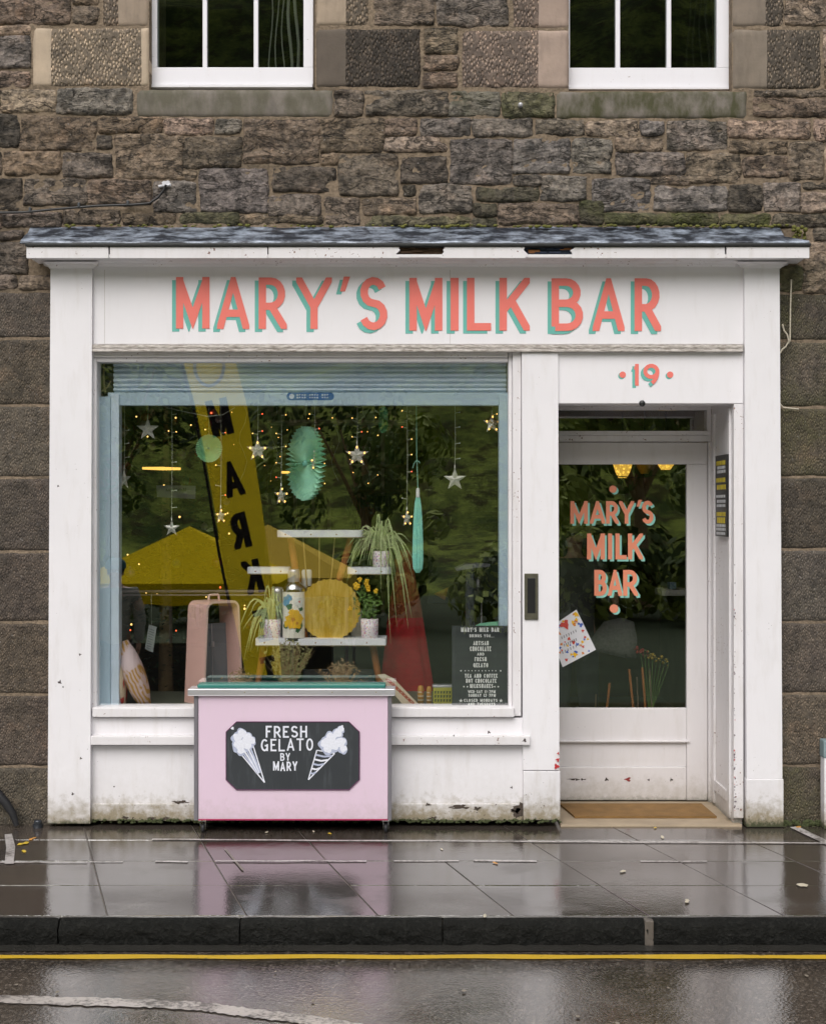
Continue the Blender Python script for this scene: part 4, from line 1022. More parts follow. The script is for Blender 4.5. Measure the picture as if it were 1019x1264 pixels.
# price board on the reveal
pb = thing('price_board', (XRV-.02, .18, 1.7), 'narrow black price board with white and yellow writing hung inside the door reveal', 'sign')
z1_, z0_ = 1.957, 1.518
MB().box(XRV-.024, XRV-.013, .03, .315, z0_, z1_, .002).build('board', M_BLACK, pb)
m = MB(); rr = random.Random(6)
rows = [(.05, .030, 1), (.115, .020, 0), (.165, .020, 0), (.26, .030, 1), (.345, .032, 1), (.47, .018, 0), (.53, .02, 0), (.585, .018, 0), (.68, .028, 1), (.745, .040, 1), (.83, .018, 0), (.875, .018, 0), (.925, .018, 0)]
bwm = [simple('board_white', (.7, .72, .75), .6), simple('board_yellow', (.75, .6, .04), .6)]
for v, hh, mi in rows:
    m = MB(); z = z1_-(z1_-z0_)*(v+.02); y = .05+rr.uniform(0, .02)
    while y < .27:
        w_ = rr.uniform(.012, .03); m.poly([(XRV-.0246, y, z), (XRV-.0246, y+w_, z), (XRV-.0246, y+w_*.9, z-hh*.8), (XRV-.0246, y, z-hh*.8)], mi); y += w_+.008
    m.build('writing_row', bwm, pb)
# poster on the door glass
ps = thing('floral_poster', P(712, 790, YD+.02), 'tilted white poster with scattered colourful flowers stuck low on the door glass', 'poster')
pc = [(676, 776), (711, 752.5), (735, 802), (694, 823.5)]; YQ = YD+.020
m = MB(); m.add([P(x, y, YQ) for x, y in pc]+[P(x, y, YQ+.0015) for x, y in pc], [(0, 1, 2, 3), (4, 7, 6, 5)]+[(i, 4+i, 4+(i+1) % 4, (i+1) % 4) for i in range(4)]); m.build('sheet', M_PAPER, ps)
m = MB(); rr = random.Random(15)
for k in range(64):
    u, v = rr.uniform(.06, .94), rr.uniform(.05, .95)
    if .3 < v < .68 and .2 < u < .8 and rr.random() < .75: continue
    x = (pc[0][0]*(1-u)+pc[1][0]*u)*(1-v)+(pc[3][0]*(1-u)+pc[2][0]*u)*v; y = (pc[0][1]*(1-u)+pc[1][1]*u)*(1-v)+(pc[3][1]*(1-u)+pc[2][1]*u)*v
    blob(m, x, y, rr.uniform(.8, 2.6), YQ-.0008-k*.00002, rr.randrange(4), 9, .35, k)
blob(m, 697, 771, 5, YQ-.0025, 0, 12, .35, 77)
for k, (x0, y0, x1, y1) in enumerate(((692, 786, 712, 776), (695, 795, 712, 787), (693, 804, 716, 793))):
    for j in range(7):
        t = j/7; x = x0+(x1-x0)*t; y = y0+(y1-y0)*t; m.poly([P(x, y, YQ-.001), P(x+1.2, y-.6, YQ-.001), P(x+2.0, y+2.6, YQ-.001), P(x+1.0, y+3.2, YQ-.001)], 4)
m.build('flower_print', [M_RFLOWER, M_YFLOWER, simple('blue_print', (.06, .13, .5), .5), simple('orange_print', (.7, .25, .04), .5), simple('grey_print', (.3, .3, .32), .6)], ps)

# ================================================================== GELATO CART
YCt = -.19
cart = thing('gelato_cart', (PX(361, YCt), -.13, 0), 'pink gelato cart on small castors with a chalkboard panel, in front of the window', 'cart')
zc0, zc1 = PZ(1012.5, YCt), PZ(858.5, YCt)
MB().box(PX(245, YCt), PX(478.5, YCt), YCt, -.08, zc0+.006, zc1, .002).build('front_panel', M_PINK, cart)
for x0, x1 in ((239.5, 244.6), (478.8, 483)):
    MB().box(PX(x0, YCt), PX(x1, YCt), YCt-.004, -.078, zc0, zc1, .003).build('corner_trim', simple('grey_trim', (.24, .23, .26), .35, .1, metal=.4) if 'grey_trim' not in bpy.data.materials else bpy.data.materials['grey_trim'], cart)
MB().box(PX(245, YCt), PX(478.5, YCt), YCt-.001, -.08, zc0, zc0+.0055, 0).build('bottom_edge', simple('red_edge', (.42, .02, .10), .5), cart)
m = MB(); m.box(PX(232.5, YCt), PX(487.5, YCt), YCt-.022, -.074, zc1+.0005, PZ(850.5, YCt-.02), .004); top = m.build('worktop', M_ALU, cart)
m = MB(); m.box(PX(243, YCt), PX(475.5, YCt), YCt+.012, -.076, PZ(850.5, YCt-.02)+.0005, PZ(845.2, YCt), .006); m.build('tray_rim', M_GREEN, cart)
m = MB()
for k in range(4):
    c = P(302+54*k, 854.5, YCt-.0225); m.lathe([(.003, 0), (.003, -.001), (0, -.0015)], c, 8, axis='Y')
m.build('rivet', M_BRASSTRIM, top)
YB_ = YCt-.005
oct_ = [(292, 891), (430.5, 891), (443.5, 903.5), (443.5, 962.5), (430.5, 975), (292, 975), (279, 962.5), (279, 903.5)]
m = MB(); m.prism([(PX(x, YB_), PZ(y, YB_)) for x, y in oct_], YB_, YCt-.0005, 0)
cbd = m.build('chalkboard', M_CHALK, cart)
m = MB()
for i in range(8):
    (xa, ya), (xb, yb) = oct_[i], oct_[(i+1) % 8]; a, b = P(xa, ya, YB_), P(xb, yb, YB_); m.tube([a, b], .0022, 5)
m.build('plum_edging', M_PURPLE, cbd)
m = MB(); YT = YB_-.0012
for s_, x0, y0, x1, y1, t_ in (('FRESH', 328, 895.5, 379, 910, .15), ('GELATO', 322, 911.8, 386.5, 927, .135), ('BY', 346, 930, 358, 939.5, .16), ('MARY', 337, 940, 367, 951.5, .16)):
    rr = random.Random(s_)
    for it in line_items(s_, x0, y0, x1, y1, .3): 
        dy = rr.uniform(-.7, .7); letters(m, [(it[0], it[1]+rr.uniform(-.3, .3), it[2]+dy, it[3], it[4]+dy)], YT, t_)
m.build('chalk_writing', M_CHALKWHITE, cbd)
m = MB(); rr = random.Random(19)
def stroke(mm, pts, wpx, Yp, mi=0):
    for (xa, ya), (xb, yb) in zip(pts, pts[1:]):
        d = Vector((xb-xa, yb-ya)); n_ = Vector((-d.y, d.x)).normalized()*wpx/2 if d.length > 0 else Vector((0, 0))
        Yp -= .00003
        mm.poly([P(xa+n_.x, ya+n_.y, Yp), P(xb+n_.x, yb+n_.y, Yp), P(xb-n_.x, yb-n_.y, Yp), P(xa-n_.x, ya-n_.y, Yp)], mi)
blobs = (((293, 911, 7.5), (298, 906, 7), (305, 912, 8), (295, 920, 9), (304, 920, 8), (297, 927, 6), (310, 915, 6)), ((401, 918, 8), (408, 911, 8), (416, 906, 7), (420, 901, 5), (411, 920, 9), (420, 917, 8), (423, 925, 6), (404, 925, 7)))
cones = (((296, 929), (312, 919), (326.6, 966)), ((391, 926), (413, 930), (380.5, 962.5)))
for bi, bl in enumerate(blobs):
    m = MB()
    for k, (x, y, r_) in enumerate(bl): blob(m, x, y, r_, YT-.0001*k, 1, 22, .09, bi*20+k)
    for k, (x, y, r_) in enumerate(bl): blob(m, x+.6, y-.8, r_*.74, YT-.001-.0001*k, 0, 22, .10, bi*20+k+50)
    x, y = ((287, 899), (422, 897))[bi]; blob(m, x, y, 1.8, YT-.0018, 0)
    a, b, tip = cones[bi]; stroke(m, [a, tip, b], 1.5, YT-.0002); stroke(m, [a, b], 1.2, YT-.0003)
    for j in range(1, 6):
        t = j/6.5
        if bi == 0:
            p = (a[0]+(b[0]-a[0])*t, a[1]+(b[1]-a[1])*t); stroke(m, [p, (p[0]+(tip[0]-p[0])*.72, p[1]+(tip[1]-p[1])*.72)], 2.0, YT-.0004-.00005*j, 1 if j % 2 else 0)
        else:
            p = (a[0]+(tip[0]-a[0])*t, a[1]+(tip[1]-a[1])*t); q = (b[0]+(tip[0]-b[0])*(t-.06), b[1]+(tip[1]-b[1])*(t-.06)); stroke(m, [p, ((p[0]+q[0])/2, (p[1]+q[1])/2+1.6), q], 2.2, YT-.0004-.00005*j, j % 2)
    m.build('cone_drawing', [M_CHALKWHITE, M_CHALKSHADE], cbd)
for x in (250, 476):
    for y in (YCt+.02, -.10):
        m = MB(); c = Vector((PX(x, YCt), y, .022)); m.lathe([(.012, -.009), (.021, -.008), (.021, .008), (.012, .009)], c, 16, axis='X')
        wh = m.build('castor', M_RUBBER, cart)
        m = MB(); zt = zc0-.001
        for sx in (-.013, .013): m.prism([(c.x+sx-.0015, .016), (c.x+sx+.0015, .016), (c.x+sx+.0015, zt-.003), (c.x+sx-.0015, zt-.003)], y-.009, y+.012)
        m.box(c.x-.02, c.x+.02, y-.018, y+.018, zt-.004, zt, .001); m.build('castor_fork', M_CHROME, wh)

# ================================================================== WINDOW DISPLAY
ZB = zsill-.012          # top of the window bed
def at_bed(x, Y): return (PX(x, Y), Y, ZB)
# tiered stand
YS_ = .40
st = thing('tiered_stand', at_bed(395, YS_), 'tiered plant stand of white boards on slanted orange wooden legs in the window', 'stand')
def board(x0, y0, x1, y1, dep, rnd=False):
    m = MB(); Yf = YS_-dep/2; a = PZ(y0, Yf); b = PZ(y1, Yf); xa, xb = PX(x0, Yf), PX(x1, Yf)
    n = 7; o = []
    r_ = min(dep/2, .05) if rnd else .012
    for cx_, cy_, a0 in ((xb-r_, YS_+dep/2-r_, 0), (xa+r_, YS_+dep/2-r_, 90), (xa+r_, Yf+r_, 180), (xb-r_, Yf+r_, 270)):
        for k in range(n+1): o.append((cx_+r_*math.cos(rad(a0+90*k/n)), cy_+r_*math.sin(rad(a0+90*k/n))))
    N = len(o); zm = b+(a-b)*.12
    m.add([(x, y, a) for x, y in o]+[(x, y, zm) for x, y in o]+[(x, y, b) for x, y in o], [tuple(range(N))]+[(i, N+i, N+(i+1) % N, (i+1) % N) for i in range(N)])
    for i in range(N): m.f.append([N+i, 2*N+i, 2*N+(i+1) % N, N+(i+1) % N]); m.m.append(1); m.sm.append(False)
    m.f.append(list(range(3*N-1, 2*N-1, -1))); m.m.append(1); m.sm.append(False)
    bo = m.build('board', [M_LAMINATE, M_BRASSTRIM], st)
    mm = MB(); k = 0; x = xa+.05
    while x < xb-.03: mm.lathe([(.004, 0), (.003, -.0015), (0, -.002)], (x, Yf-.0005, (a+b)/2-.002), 8, axis='Y'); x += .14
    mm.build('board_screw', M_WOODO, bo)
board(341, 654.5, 448, 664, .16, True); board(304, 700.5, 357, 709, .15, True); board(428, 700.5, 482.5, 709.5, .15, True); board(315, 788.5, 476.5, 797.5, .22)
for pts in ([(359, 664), (366, 712), (377, 789)], [(433, 664), (422, 714), (398, 789)], [(326, 797), (319, 850), (315, 880)], [(460, 797), (468, 850), (472, 880)]):
    for (xa, ya), (xb, yb) in [(pts[0], pts[2])]:
        m = MB(); a, b = P(xa, ya, YS_), P(xb, yb, YS_)
        if yb > 870: b.z = ZB
        m.tube([a, a.lerp(b, .5), b], [.021, .019, .013] if yb > 870 else [.020, .020, .018], 10); m.build('leg', M_WOODO, st)
for (xa, ya), (xb, yb) in (((374, 664), (384, 789)), ((394, 664), (394, 789)), ((413, 664), (402, 789))):
    m = MB(); m.tube([P(xa, ya, YS_-.02), P(xb, yb, YS_-.02)], .004, 6); m.build('brass_rod', M_BRASSY, st)
zlow = PZ(788.5, YS_); zside = PZ(700.5, YS_)
# vacuum flask
YV = .345; c = Vector((PX(362.5, YV), YV, PZ(790, YV))); u = SZ(1, YV)
fl = thing('vacuum_flask', c, 'cream vacuum flask with yellow peony print and silver screw cup on the tiered stand', 'flask')
m = MB(); m.lathe([(0, 0), (13.4*u, 0), (13.6*u, 2*u), (13.6*u, 63*u), (12.8*u, 65*u)], c, 28); fb = m.build('flask_body', M_CREAM, fl)
m = MB(); m.lathe([(13.9*u, 60*u), (14*u, 65*u), (9*u, 70*u), (7.4*u, 72*u)], c, 28); m.lathe([(13.9*u, 0), (13.9*u, 3.5*u)], c, 28); m.build('metal_collar', M_CHROME, fl)
m = MB(); m.lathe([(7.2*u, 72*u), (7.4*u, 85*u), (6.6*u, 87.5*u), (0, 87.6*u)], c, 24); m.build('cup', M_ALU, fl)
m = MB()
def curved_blob(px, py, r_, mi, seed, lift):
    R_ = 13.6*u+lift; n = 12; rr2 = random.Random(seed); pts = []
    for i in range(n):
        a = 2*math.pi*i/n; q = r_*(1+.22*math.sin(3*a+rr2.uniform(0, 6))); dx = (px-362.5+q*math.cos(a))*u; dz = (790-py-q*math.sin(a))*u
        th = max(-1.4, min(1.4, dx/R_)); pts.append((c.x+R_*math.sin(th), c.y-R_*math.cos(th), c.z+dz))
    cc = sum((Vector(p) for p in pts), Vector())/n; d = Vector((cc.x-c.x, cc.y-c.y, 0)).normalized(); cc = Vector((c.x+d.x*R_, c.y+d.y*R_, cc.z))
    for i in range(n): m.poly([cc, pts[i], pts[(i+1) % n]], mi)
k = 0
for px, py, r_, mi in ((358, 748, 4, 3), (371, 771, 4.5, 3), (352, 772, 4, 3), (369, 777, 3, 3), (373, 751, 3, 3), (354, 740, 5.5, 1), (358, 737, 4, 1), (351, 744, 3.6, 1), (370, 742, 5.5, 2), (372, 746, 4, 2), (371, 742, 1.4, 4),
                      (358, 764, 6, 0), (364, 758, 7, 0), (370, 763, 6.5, 0), (362, 769, 6, 0), (368, 770, 5, 0), (354, 769, 3.8, 0), (361, 755, 4, 0), (363, 764, 2.6, 5), (368, 768, 1.8, 5)):
    curved_blob(px, py, r_, mi, k, .0008+.0003*k); k += 1
m.build('flower_print', [M_YFLOWER, M_BFLOWER, M_WFLOWER, M_LEAFPRINT, M_RFLOWER, simple('orange_petal_core', (.6, .25, .01), .5)], fb)
# glass tumbler on the flask's right, white canister on its left
YV2 = .42; c = Vector((PX(378.5, YV2), YV2, PZ(789, YV2))); u = SZ(1, YV2)
jr = thing('glass_jar', c, 'clear glass bottle with pale lid just behind the flask', 'jar')
m = MB(); m.lathe([(0, 0), (6.5*u, 0), (6.5*u, 60*u), (5*u, 66*u)], c, 18); m.build('glass_body', M_CLEAR, jr)
m = MB(); m.lathe([(6.2*u, 66*u), (6.4*u, 84*u), (5.2*u, 86*u), (0, 86*u)], c, 18); m.build('lid', M_BULBDULL, jr)
c = Vector((PX(342.5, YV2), YV2, PZ(789, YV2)))
cn = thing('white_canister', c, 'plain grey-white canister between the spider plant pot and the flask', 'canister')
m = MB(); m.lathe([(0, 0), (7.6*u, 0), (7.6*u, 58*u)], c, 20); m.build('body', simple('canister_white', (.46, .48, .46), .4), cn)
m = MB(); m.lathe([(7.9*u, 58*u), (7.9*u, 64*u), (0, 65*u)], c, 20); m.build('lid', M_ALU, cn)
# tall cream box behind the right-hand pot
c = P(439, 789, .47); tag(MB().pbox(433, 752, 446, 789.5, .47, .52, .002).build('cream_carton', M_CREAM), 'plain cream carton standing behind the pot of yellow flowers', 'carton')
# gold disc
YG = .36; c = P(407, 752.5, YG); u = SZ(1, YG)
m = MB(); n = 96; out = []
for i in range(n):
    a = 2*math.pi*i/n; r_ = (37.6+1.0*math.cos(32*a)); out.append((c.x+r_*u*math.cos(a), c.z+r_*u*math.sin(a)))
m.prism(out, YG-.002, YG+.002)
gd = m.build('cake_board', M_GOLD); gd.location = (0, 0, 0); tag(gd, 'round gold foil cake board with scalloped edge leaning on the tiered stand', 'cake board')
# plant pots
def pot(x, y0, y1, w, Y, label, cat):
    c = Vector((PX(x, Y), Y, PZ(y1, Y))); u = SZ(1, Y); t = thing('potted_plant', c, label, cat, 'potted plants on the stand')
    m = MB(); h = (y1-y0)*u; r_ = w/2*u; m.lathe([(0, 0), (r_*.93, 0), (r_, h), (r_*.93, h), (r_*.9, h*.9), (0, h*.9)], c, 20); p_ = m.build('pot', M_POT, t)
    m = MB(); m.lathe([(r_*.91, h*.9), (0, h*.92)], c, 14); m.build('soil', M_BED, p_); return t, c+Vector((0, 0, h*.9)), u
def blade(mb, pts, w, mi=0):
    n = len(pts)
    L = []; R = []
    for i, p in enumerate(pts):
        d = (pts[min(i+1, n-1)]-pts[max(i-1, 0)]).normalized(); s_ = d.cross(Vector((.15, -1, .1))).normalized(); ww = w*(1-(i/(n-1))**1.6)*(.55+.45*min(1, i*2/n))+.0004
        L.append(p+s_*ww); R.append(p-s_*ww)
    for i in range(n-1):
        mid0, mid1 = (L[i]+R[i])/2+Vector((0, .25*w, -.0)), (L[i+1]+R[i+1])/2+Vector((0, .25*w, 0))
        l0, l1 = L[i].lerp(mid0, .55), L[i+1].lerp(mid1, .55); r0, r1 = R[i].lerp(mid0, .55), R[i+1].lerp(mid1, .55)
        mb.quad(L[i], L[i+1], l1, l0, mi); mb.quad(l0, l1, r1, r0, mi+1); mb.quad(r0, r1, R[i+1], R[i], mi)
def spider(root, u, targets, parent, seed):
    rr = random.Random(seed); m = MB()
    for tx, tz, rise in targets:
        dy = rr.uniform(-.09, .05); n = 9; pts = []
        for i in range(n):
            s = i/(n-1); x = tx*u*(s**.9); z = rise*u*math.sin(min(1, s*1.05)*math.pi*.9)*.9+tz*u*s**2.2
            pts.append(root+Vector((x+rr.uniform(-.002, .002), dy*s, z)))
        blade(m, pts, rr.uniform(.0042, .0068))
    return m.build('leaves', [M_SPIDERPALE, M_SPIDER], parent, fix=False)
t_, rt, u = pot(470, 680, 702, 21, .39, 'spider plant with long drooping striped leaves, on the right upper shelf', 'potted plant')
rr = random.Random(21); tg = []
for k in range(84):
    a = rr.uniform(-1, 1); reach = a*rr.uniform(20, 54); tg.append((reach, -rr.uniform(-6, 58 if a > .0 else 26), rr.uniform(20, 46)*(1.1-.4*abs(a))))
tg += [(12, -115, 12), (20, -95, 14), (34, -100, 22), (30, -70, 25), (-40, -30, 36), (-34, -10, 40), (-6, 5, 52), (16, -10, 50), (40, -40, 30), (-42, -48, 34), (38, -85, 20)]
spider(rt, u, tg, t_, 5)
t_, rt, u = pot(336, 764, 790, 22, .36, 'spider plant with thin arching leaves, left end of the bottom board', 'potted plant')
rr = random.Random(22); tg = []
for k in range(34):
    a = rr.uniform(-1, .6); tg.append((a*rr.uniform(20, 40), -rr.uniform(0, 48 if a < 0 else 12), rr.uniform(18, 42)*(1.1-.4*abs(a))))
tg += [(-36, -60, 26), (-40, -20, 36), (-10, 5, 48), (2, 6, 46), (-28, -45, 30)]
spider(rt, u, tg, t_, 6)
t_, rt, u = pot(456, 763.5, 790.5, 22, .36, 'pot of small yellow flowers on the right of the bottom board', 'potted plant')
rr = random.Random(23); ms = MB(); ml_ = MB(); mf = MB()
stems = [(-11, 42), (-4, 50), (2, 36), (7, 40), (10, 26), (-16, 30), (-20, 22), (3, 22), (-14, 50), (-8, 30)]
for dx, h in stems:
    n = 6; pts = [rt+Vector((dx*u*(i/(n-1))**1.4, rr.uniform(-.01, .01)-.01*i/5, h*u*i/(n-1))) for i in range(n)]
    ms.tube(pts, .0016, 5, 0, False)
    for k in range(15):
        p = pts[1].lerp(pts[-1], rr.random())+Vector((rr.uniform(-7, 7)*u, rr.uniform(-.03, .03), rr.uniform(-4, 4)*u)); a = rr.uniform(0, 6.28); l = rr.uniform(2, 4)*u
        d = Vector((math.cos(a), rr.uniform(-.4, .4), math.sin(a)))*l; s_ = Vector((-d.z, 0, d.x))*.42
        ml_.poly([p-d, p+s_, p+d, p-s_])
for dx, h in ((-12, 51), (-4, 45), (-3, 49), (-2, 42), (-17, 45), (-14, 43), (-16, 41), (8, 37), (-1, 39), (-24, 15)):
    c = rt+Vector((dx*u, -.03, h*u))
    for k in range(5):
        a = k*1.257+rr.random(); p = c+Vector((math.cos(a)*1.8*u, rr.uniform(-.003, .003), math.sin(a)*1.8*u)); mf.sphere(p, 1.6*u, 6, 0, (1, .5, 1))
ms.build('stems', M_LEAF, t_); ml_.build('leaves', M_LEAF, t_, fix=False); mf.build('flowers', M_YFLOWER, t_)
# dried bunches standing in the window bed
def dried(x, ytop, w, Y, label, seed, n=60, leafy=True, broad=1.0):
    c = Vector((PX(x, Y), Y, ZB)); u = SZ(1, Y); t = thing('dried_plant', c, label, 'dried plant', 'dried plants behind the cart'); rr = random.Random(seed); ms = MB(); ml = MB()
    H_ = PZ(ytop, Y)-ZB
    for k in range(n):
        a = rr.gauss(0, .36)*broad; b = rr.uniform(-.4, .4); h = H_*rr.uniform(.72, 1.02)*(1-.18*abs(a)); m_ = 6
        pts = []; j1, j2 = rr.uniform(-1, 1), rr.uniform(-1, 1)
        for i in range(m_):
            s = i/(m_-1); pts.append(c+Vector((w*u*.5*a*1.6*s**1.5+j1*2*u*math.sin(s*4), b*.10*s+j2*.006*math.sin(s*5), h*s)))
        ms.tube(pts, [.0022*(1-.7*i/(m_-1)) for i in range(m_)], 4, 0, False)
        for q in range(9 if leafy else 5):
            s = rr.uniform(.45, 1); i = min(m_-2, int(s*(m_-1))); p = pts[i].lerp(pts[i+1], s*(m_-1)-i); ang = rr.uniform(-.6, 3.7); l = rr.uniform(2, 5)*u
            d = Vector((math.cos(ang), rr.uniform(-.5, .5), math.sin(ang)))*l; sd_ = Vector((-d.z, 0, d.x))*.22
            ml.poly([p, p+d*.5+sd_, p+d, p+d*.5-sd_]); 
    ms.build('twigs', M_TWIG, t); ml.build('dry_leaves', M_DRYLEAF if leafy else M_TWIG, t, fix=False)
dried(357, 790, 50, .24, 'tallest bunch of dried twigs and leaves behind the middle of the cart top', 1, 95)
dried(423, 814, 36, .22, 'round clump of curled brown dried stems right of the tall dried bunch', 2, 95, False, 1.35)
dried(297, 824, 26, .20, 'small clump of brown dried stems in front of the pink case', 3, 60, False, 1.4)
# grey tray and white cards on the bed
tag(MB().pbox(374, 826, 462, 868, .60, .61, .004).build('grey_tray', simple('frosted_tray', (.12, .13, .125), .3, .3, 12)), 'frosted grey tray standing behind the dried plants under the stand', 'tray')
# arched pink carry case
YK = .36; cx_ = PX(264, YK)
pk = thing('arched_case', (cx_, YK, ZB), 'tall pale pink arched display case with a loop handle in the window', 'display case'); u = SZ(1, YK)
def arch_outline(wb, wt, h, r_, n=6):
    pts = [(-wb/2, 0)]
    for k in range(n+1):
        a = math.pi-math.pi/2*k/n; pts.append((-wt/2+r_+r_*math.cos(a), h-r_+r_*math.sin(a)))
    for k in range(n+1):
        a = math.pi/2-math.pi/2*k/n; pts.append((wt/2-r_+r_*math.cos(a), h-r_+r_*math.sin(a)))
    return pts+[(wb/2, 0)]
Hk = PZ(741, YK)-ZB; o1 = arch_outline(.275, .225, Hk, .045); th = .012; o2 = arch_outline(.275-2*th, .225-2*th, Hk-th, .036)
dpt = .085; m = MB(); n = len(o1)
o1v = [Vector((cx_+x, YK, ZB+z)) for x, z in o1]; o2v = [Vector((cx_+x, YK, ZB+z)) for x, z in o2]
fr = [p+Vector((0, -dpt, 0)) for p in o1v]; bk = [p+Vector((0, dpt, 0)) for p in o1v]; fi = [p+Vector((0, -dpt, 0)) for p in o2v]; bi = [p+Vector((0, dpt, 0)) for p in o2v]
for i in range(n-1):
    m.quad(fr[i], fr[i+1], bk[i+1], bk[i], 0); m.quad(fi[i], bi[i], bi[i+1], fi[i+1], 0); m.quad(fr[i], fi[i], fi[i+1], fr[i+1], 1); m.quad(bk[i], bk[i+1], bi[i+1], bi[i], 1)
m.build('case_band', [M_PINK2, M_PINKLIGHT], pk)
m = MB(); ph = SZ(772, YK); zt = Hk-.13
m.prism([(cx_-.112, ZB), (cx_+.122, ZB), (cx_+.108, ZB+zt), (cx_-.100, ZB+zt)], YK+.03, YK+.036); pn = m.build('grey_panel', simple('blue_grey_panel', (.20, .225, .25), .35, .1), pk)
m = MB(); m.prism([(cx_+.014, ZB), (cx_+.018, ZB), (cx_+.008, ZB+zt), (cx_+.004, ZB+zt)], YK+.026, YK+.0295); m.box(cx_+.0, cx_+.02, YK+.02, YK+.0295, ZB+zt-.13, ZB+zt-.10, .002); m.build('panel_latch', M_ALU, pn)
m = MB(); hz = ZB+Hk; m.tube([(cx_-.036, YK, hz-.002), (cx_-.033, YK, hz+.026), (cx_-.028, YK, hz+.031), (cx_+.028, YK, hz+.031), (cx_+.033, YK, hz+.026), (cx_+.036, YK, hz-.002)], .0062, 8); m.build('handle', M_PINKLIGHT, pk)
pk.rotation_euler = (0, 0, rad(45))
# cushions / wrapped loaves at the left
def cushion(name, label, cat, px, Y, size, tilt, mat, yaw=0):
    c = Vector((PX(px, Y), Y, ZB)); m = MB(); n, k_ = 18, 12; w, d, h = size
    vs = []
    for j in range(k_+1):
        v = j/k_
        for i in range(n):
            a = 2*math.pi*i/n; ww = w/2*(math.sin(math.pi*min(max(v, .04), .96))**.30); dd = d/2*(math.sin(math.pi*min(max(v, .04), .96))**.6)*(1+.06*mn.noise((v*6, i, 1)))
            vs.append(Vector((ww*abs(math.cos(a))**.7*(1 if math.cos(a) > 0 else -1), dd*math.sin(a), v*h)))
    fs = [(j*n+i, j*n+(i+1) % n, (j+1)*n+(i+1) % n, (j+1)*n+i) for j in range(k_) for i in range(n)]+[tuple(range(n-1, -1, -1)), tuple(range(k_*n, k_*n+n))]
    M_ = Matrix.Translation(c) @ Matrix.Rotation(rad(tilt), 4, 'Y') @ Matrix.Rotation(rad(yaw), 4, 'Z')
    m.add([M_ @ v for v in vs], fs, 0, True); o = m.build(name, mat); return tag(o, label, cat)
cushion('cushion', 'plump mustard and pink patterned cushion leaning in the left corner of the window', 'cushion', 180, .17, (.115, .17, .37), -20, M_MUSTARD)
cushion('cushion', 'thin red and cream printed cushion squeezed between the blue guide and the mustard cushion', 'cushion', 152, .15, (.055, .16, .27), -4, M_STRIPE)
# leaning patterned board by the cart's right end
YL = .13; t_ = thing('patterned_board', at_bed(512, YL), 'cream board with red loops leaning beside the right end of the cart', 'board')
m = MB(); pl = [(466, 833), (474, 832), (486, 838), (516, 869), (511, 872), (498, 871)]
m.prism([(PX(x, YL), PZ(y, YL)) for x, y in pl], YL, YL+.012); m.build('board', simple('cream_board', (.62, .52, .38), .6), t_)
m = MB()
for k in range(8):
    t = k/8; x = 480+31*t; y = 840.5+29*t
    for q in range(8):
        a0, a1 = 2*math.pi*q/8, 2*math.pi*(q+1)/8; stroke(m, [(x+3.4*math.cos(a0)+1.4*math.sin(a0), y+2.2*math.sin(a0)+1.6*math.cos(a0)), (x+3.4*math.cos(a1)+1.4*math.sin(a1), y+2.2*math.sin(a1)+1.6*math.cos(a1))], 1.2, YL-.0012-.0001*k)
m.build('loop_print', simple('red_loops', (.42, .08, .04), .6), t_)
# tins
for x0, x1, y0 in ((515, 523, 846), (526, 532.5, 847)):
    c = Vector((PX((x0+x1)/2, .2), .2, ZB)); u = SZ(1, .2); m = MB(); r_ = (x1-x0)/2*u; h = PZ(y0, .2)-ZB
    m.lathe([(0, 0), (r_, 0), (r_, h*.8), (r_*.7, h*.97), (0, h)], c, 14)
    t_ = thing('amber_tube', c, 'amber tube on the window bed next to the yellow tin' if x0 > 520 else 'wider amber tube nearest the patterned board', 'tube', 'amber tubes'); m.build('tube_body', M_ORANGE, t_)
    m = MB()
    for q in (.25, .45, .65): m.lathe([(r_*1.02, h*q), (r_*1.02, h*q+.006)], c, 14)
    m.build('band', M_STRIPE, t_)
t_ = thing('yellow_tin', at_bed(547, .2), 'squat yellow tin with dark print left of the small blackboard', 'tin')
m = MB(); m.box(PX(534, .2), PX(560, .2), .2, .27, ZB, PZ(847, .2), .012); m.build('tin_body', M_TINYEL, t_)
m = MB(); m.box(PX(533.5, .2), PX(560.5, .2), .198, .272, PZ(848.5, .2), PZ(846, .2), .003); m.build('tin_lid', M_ALU, t_)
m = MB()
for r_ in range(3):
    x = 536
    while x < 557: m.poly([P(x, 853+r_*5, .1992), P(x+2.4, 853+r_*5, .1992), P(x+1.8, 856+r_*5, .1992), P(x, 856.4+r_*5, .1992)]); x += 3.6
m.build('tin_print', M_TINDARK, t_)
